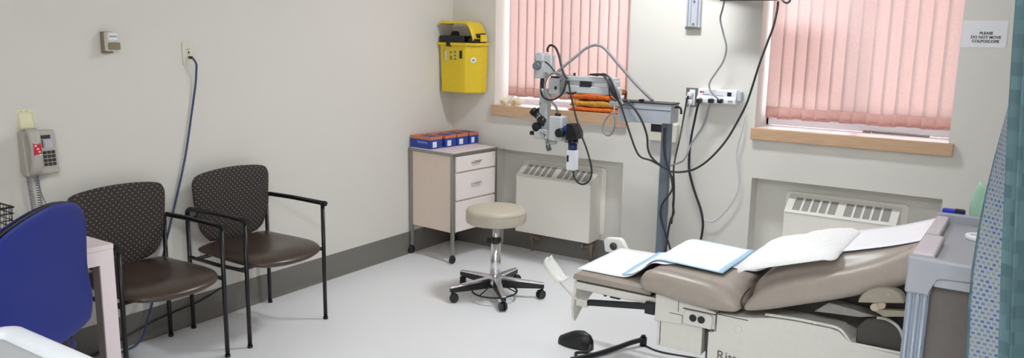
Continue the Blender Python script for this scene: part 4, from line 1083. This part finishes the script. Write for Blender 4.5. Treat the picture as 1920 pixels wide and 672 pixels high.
# hanging column, microscope body
pc = pt(1022, 200)
b = MB(); b.box(pc.x-.030, pc.x+.030, YC-.028, YC+.028, pt(1022, 243).z, pt(1022, 166).z, .005); o = b.build('column', CPAINT, CP)
q = pt(1017, 194); MB().cyl((q.x, YC-.031, q.z), (q.x, YC-.027, q.z), .006, n=12).build('column_screw', STEEL, o)
mb0, mb1 = pt(1037, 217, YC-.02), pt(1057, 265, YC-.02)
b = MB(); b.box(mb0.x-.004, mb1.x+.004, YC-.065, YC+.045, mb1.z, mb0.z, .006)
g0, g1 = pt(1008, 240), pt(1040, 262)
b.box(g0.x, g1.x, YC-.05, YC+.035, g1.z, g0.z+.0, .008); b.build('optics_body', CPAINT, CP)
q = pt(1046, 216); MB().cyl((q.x, YC, q.z-.01), (q.x, YC, q.z+.012), .020, n=18).build('cable_gland', BLACKP, CP)
b = MB(); b.box(pt(1026, 238).x, pt(1037, 232).x, YC-.04, YC+.03, pt(1030, 250).z, pt(1030, 224).z, .006); b.build('bridge', mat('bridge_grey', (172, 177, 182), .4), CP)
# binocular tube with two eyepieces pointing up and left
for dy, dx in ((-.032, 0), (.034, 8)):
    e0, e1, e2, e3 = pt(1022+dx, 232, YC+dy), pt(1012+dx, 222, YC+dy), pt(1003+dx, 212, YC+dy), pt(996+dx, 209, YC+dy)
    b = MB(); b.cyl(e0, e1, .026, n=20); b.cyl(e1, e2, .022, n=20); b.cyl(e2, e2+(e2-e1)*.5, .028, .027, 20)
    o = b.build('eyepiece', BLACKP, CP)
    k = MB(); k.cyl(e1+(e2-e1)*.05, e1+(e2-e1)*.28, .0235, n=20); k.build('eyepiece_ring', STEEL, o)
b = MB(); q0 = pt(1012, 237); b.cyl((q0.x, YC-.05, q0.z), (q0.x, YC+.05, q0.z), .030, n=20); b.build('binocular_prism', BLACKP, CP)
q = pt(1014, 213); b = MB(); b.cyl((q.x, YC, q.z), (q.x+.02, YC, q.z), .014, n=14); b.build('small_knob', BLACKP, CP)
q = pt(1001, 250); q2 = pt(1010, 250); MB().cyl(q-Vector((.025, 0, 0)), q2, .0145, n=16).build('focus_handle', BLACKP, CP)
q = pt(1052, 249, YC-.065); MB().cyl((q.x, YC-.064, q.z), (q.x, YC-.098, q.z), .030, .028, 28).build('zoom_knob', BLACKP, CP)
q = pt(1018, 248, YC-.05); b = MB(); b.cyl((q.x, YC-.05, q.z), (q.x, YC-.072, q.z), .013, .010, 14); b.build('silver_screw', CHROME, CP)
q = pt(1032, 250, YC-.05); MB().box(q.x-.010, q.x+.010, YC-.0525, YC-.048, q.z-.022, q.z+.016, .002).build('port', INK, CP)
b = MB(); q = pt(1035, 268); b.lathe([(0, .0), (.036, .0), (.040, .006), (.040, .028), (0, .028)], (q.x, YC-.01, q.z-.008), 28); b.build('objective', CPAINT, CP)
h0, h1_ = pt(1021, 252, YC-.05), pt(1026, 270, YC-.06); h2_ = pt(1030, 282, YC-.07)
b = MB(); b.cyl(h0, h1_, .008, n=12); b.cyl(h1_, h1_.lerp(h2_, .35), .012, n=14); o = b.build('handle_rod', STEEL, CP)
MB().cyl(h1_.lerp(h2_, .25), h2_, .0165, .0155, 18).build('handle_grip', mat('grip_grey', (84, 88, 94), .45), o)
# camera branch
c0, c1_, c2_ = pt(1058, 246, YC-.02), pt(1068, 246, YC-.02), pt(1084, 248, YC-.02)
MB().cyl(c0, c1_, .036, n=24).build('blue_ring', BLUEA, CP)
b = MB(); x0_, x1_ = pt(1067, 246, YC-.02).x, pt(1088, 246, YC-.02).x; zt_, zb_ = pt(1077, 232, YC-.02).z, pt(1077, 264, YC-.02).z
b.prism([(x0_, zb_), (x1_, zb_+.015), (x1_, zb_+.055), (x0_+.05, zt_), (x0_, zt_)], YC-.065, YC+.025, 'xz', .006, 2); b.build('prism_housing', BLACKP, CP)
xc = pt(1074, 270, YC-.02).x
za, zb2, zc2, zd = [pt(1074, k, YC-.02).z for k in (262, 269, 281, 319)]
b = MB(); b.cyl((xc, YC-.02, za), (xc, YC-.02, zb2), .034, n=24); o = b.build('adapter_ring', BLACKP, CP)
for s in (-1, 1): MB().cyl((xc+s*.03, YC-.04, (za+zb2)/2-.003), (xc+s*.045, YC-.05, (za+zb2)/2-.003), .006, n=10).build('clamp_screw', STEEL, o)
MB().cyl((xc, YC-.02, zb2), (xc, YC-.02, zc2), .029, n=24).build('blue_mount', mat('mount_blue', (26, 48, 110), .35), CP)
MB().box(xc-.029, xc+.029, YC-.050, YC+.010, zd, zc2, .004).build('camera', WPLAST, CP)
MB().box(xc-.024, xc-.010, YC-.052, YC-.049, zd+.055, zd+.098, .001).build('camera_label', BLACKP, CP)

def cable(name, m, pts, r, label, parent=None, res=8, tail=()):
    """pts: (px, py, depth y)"""
    P = [at(a, c, y=d) for a, c, d in pts]+[Vector(q) for q in tail]
    o = MB().tube(P, r, 8, res).build(name, m, parent)
    if not parent: tag(o, label, 'cable')
    return o
def cpart(name, m, pts, r, tail=()): return cable(name, m, pts, r, '', CP, tail=tail)
# cables that belong to the scope
cpart('light_guide', CORDG, [(1066, 150, -.36), (1050, 142, -.37), (1044, 137, -.37), (1058, 124, -.36), (1080, 106, -.34), (1100, 90, -.32), (1118, 84.5, -.31), (1134, 91, -.30), (1160, 121, -.29), (1190, 155, -.28), (1224, 189, -.28)], .0095)
cpart('head_cable', CORDK, [(1027, 98, -.30), (1027, 91, -.30), (1032, 85, -.30), (1041, 89, -.31), (1048, 104, -.33), (1052, 122, -.36), (1057, 138, -.37), (1064, 148, -.37)], .0075)
cpart('knob_cable', CORDK, [(1022, 116, -.345), (1030, 122, -.355), (1040, 134, -.36), (1050, 142, -.37)], .005)
cpart('grey_hose', CORDG, [(1066, 148, -.36), (1046, 137, -.375), (1030, 141, -.37), (1022, 156, -.36), (1023, 174, -.35), (1033, 189, -.34), (1042, 200, -.32), (1046, 214, -.30)], .0075)
cpart('lower_loop', CORDK, [(1015, 147, -.30), (1014, 165, -.32), (1017, 180, -.34), (1027, 187, -.36), (1041, 186, -.37), (1053, 177, -.37), (1059, 163, -.37), (1062, 150, -.36)], .0065)
cpart('camera_cable', CORDK, [(1075, 319, -.32), (1076, 331, -.34), (1082, 341, -.38), (1092, 346, -.40), (1103, 341, -.40), (1109, 328, -.40), (1108, 310, -.40), (1101, 283, -.40), (1089, 250, -.39), (1078, 212, -.38), (1070, 178, -.37), (1066, 152, -.36)], .006)
for k, (dx, dy) in enumerate(((0, 0), (4, 2), (-3, 4), (7, 6), (-6, 2))):
    cpart('bundle_cable', CORDK if k % 2 == 0 else CORDG, [(1118+dx*2, 142-k*.5, -.34), (1132+dx, 139+dy*.4, -.36), (1143+dx, 146+dy, -.37), (1149+dx, 160+dy, -.38), (1154+dx, 174+dy*.6, -.37), (1160+dx*.5, 187, -.36), (1166+dx*.4, 196, -.37)], .006)
cpart('grey_loop', CORDG, [(1151, 196, -.36), (1152, 212, -.37), (1153, 232, -.37), (1148, 249, -.37), (1139, 254, -.37), (1131, 246, -.37), (1132, 232, -.37), (1140, 218, -.37), (1151, 211, -.37)], .0065)
cpart('cable_tie', BLACKP, [(1143, 146, -.345), (1142, 164, -.35), (1144, 182, -.35), (1155, 190, -.36)], .004)
cpart('arm_cable', CORDK, [(1162, 190, -.37), (1170, 216, -.38), (1181, 250, -.38), (1192, 281, -.37), (1202, 295, -.36), (1220, 301, -.35), (1242, 313, -.34)], .0062)
cpart('arm_cable', CORDK, [(1174, 187, -.37), (1190, 205, -.38), (1204, 228, -.38), (1213, 255, -.37), (1215, 280, -.36), (1224, 298, -.35), (1243, 313, -.34), (1256, 318, -.335)], .0062)
cpart('post_cable', CORDK, [(1246, 240, -.335), (1245, 270, -.335), (1248, 298, -.335), (1258, 330, -.335), (1263, 365, -.335), (1262, 385, -.33), (1263, 400, -.33), (1257, 415, -.335), (1252, 440, -.335), (1246, 490, -.335)], .007, [(1.902, -.336, .14), (1.903, -.342, .05), (1.90, -.37, .009), (1.89, -.46, .008)])
cpart('post_cable', CORDK, [(1260, 330, -.32), (1261, 350, -.32), (1257, 362, -.33), (1242, 382, -.335), (1238, 400, -.335), (1241, 415, -.335), (1248, 440, -.335), (1256, 465, -.33), (1262, 495, -.325)], .006, [(1.952, -.33, .13), (1.955, -.34, .04), (1.96, -.37, .008), (2.0, -.45, .008)])
# cables on the wall
o = cable('power_cable', CORDK, [(1290, 180, -.06), (1287, 192, -.05), (1281, 225, -.06), (1274, 262, -.14), (1267, 292, -.24), (1263, 318, -.29), (1264, 350, -.30), (1263, 385, -.30), (1259, 420, -.30)], .0055, 'dark cable from the upper white plug of the steel outlet to the post')
def plugmesh(px, py, par, m=WHITE, y=-.008):
    p = at(px, py, y=y); b = MB(); b.box(p.x-.015, p.x+.015, y-.034, y, p.z-.014, p.z+.014, .005); b.cyl((p.x-.004, y-.022, p.z), (p.x-.020, y-.03, p.z-.02), .007, n=10); b.build('plug', m, par)
plugmesh(1296, 177, o)
o = cable('power_cable', CORDW, [(1293, 196, -.05), (1291, 210, -.045), (1289, 235, -.035), (1292, 268, -.03), (1294, 300, -.03), (1297, 325, -.03), (1303, 352, -.03), (1309, 385, -.03), (1317, 410, -.03), (1328, 415, -.03), (1341, 413, -.03), (1360, 397, -.03), (1377, 372, -.03), (1385, 350, -.03), (1384, 320, -.03), (1381, 295, -.03), (1384, 270, -.03), (1391, 246, -.03), (1397, 215, -.02)], .0042, 'thin white cable looping on the wall below the power strip')
plugmesh(1296, 191, o)
def bplug(px, par):
    p = at(px, 189, y=-.067); b = MB(); b.box(p.x-.016, p.x+.016, -.100, -.067, p.z-.013, p.z+.013, .005); b.build('plug', BLACKP, par)
o = cable('power_cable', CORDK, [(1313, 190, -.095), (1308, 200, -.09), (1302, 228, -.07), (1296, 258, -.06), (1292.5, 290, -.06), (1292, 318, -.05), (1298, 345, -.045), (1306, 370, -.04), (1314, 393, -.04), (1318, 418, -.04), (1316, 440, -.04), (1311, 462, -.04), (1310, 480, -.05)], .0075, 'black cable hanging from the left plug of the power strip down behind the table', tail=[(2.0, -.05, .12), (1.995, -.06, .04), (1.98, -.10, .009), (1.95, -.22, .009)])
bplug(1313, o)
o = cable('power_cable', CORDG, [(1335, 191, -.095), (1329, 200, -.085), (1325, 216, -.07), (1317, 238, -.06), (1306, 255, -.07), (1295, 272, -.09), (1288, 290, -.14), (1280, 302, -.20), (1268, 307, -.26), (1256, 311, -.32)], .0060, 'grey cable from the middle plug of the power strip to the post')
bplug(1335, o)
o = cable('monitor_cable', CORDG, [(1358, 3, -.18), (1355, 16, -.15), (1350.5, 36, -.12), (1356, 62, -.10), (1362, 90, -.09), (1356, 115, -.08), (1344, 134, -.08), (1332, 152, -.085), (1330, 164, -.09), (1337, 177, -.10), (1350, 188, -.102)], .0055, 'wavy cable from the monitor down to the right plug of the power strip')
bplug(1352, o)
cable('monitor_cable', CORDK, [(1459, 3, -.19), (1457, 20, -.20), (1450, 50, -.22), (1438, 82, -.23), (1424, 120, -.24), (1412, 158, -.24), (1400, 194, -.24), (1384, 226, -.25), (1364, 260, -.26), (1343, 286, -.28), (1320, 307, -.29), (1298, 319, -.30), (1275, 323, -.31), (1258, 322, -.335)], .0065, 'long black cable sweeping from the monitor across the wall to the post')
cable('video_cable', CORDK, [(1464, -8, -.19), (1467, 0, -.21), (1473, 5, -.22), (1480, 3, -.22), (1484, -8, -.20)], .006, 'short black cable loop under the monitor at the top edge')

# ================================================================== WORLD, CAMERA
wd = bpy.data.worlds.new('daylight'); S.world = wd; wd.use_nodes = True
bg = wd.node_tree.nodes['Background']; bg.inputs[0].default_value = (.93, .96, 1, 1); bg.inputs[1].default_value = 5.6
cd = bpy.data.cameras.new('camera'); co = bpy.data.objects.new('camera', cd); COL.objects.link(co)
cd.sensor_width = 36; cd.lens = 36*F/1920; cd.clip_start = .05
M = Matrix.Identity(4)
for i in range(3): M[i][0], M[i][1], M[i][2], M[i][3] = RT[i], -DN[i], -FW[i], CAM[i]
co.matrix_world = M
S.camera = co
S.view_settings.view_transform = 'Standard'; S.view_settings.look = 'None'; S.view_settings.gamma = 1; S.view_settings.use_curve_mapping = False
S.view_settings.exposure = 0.14
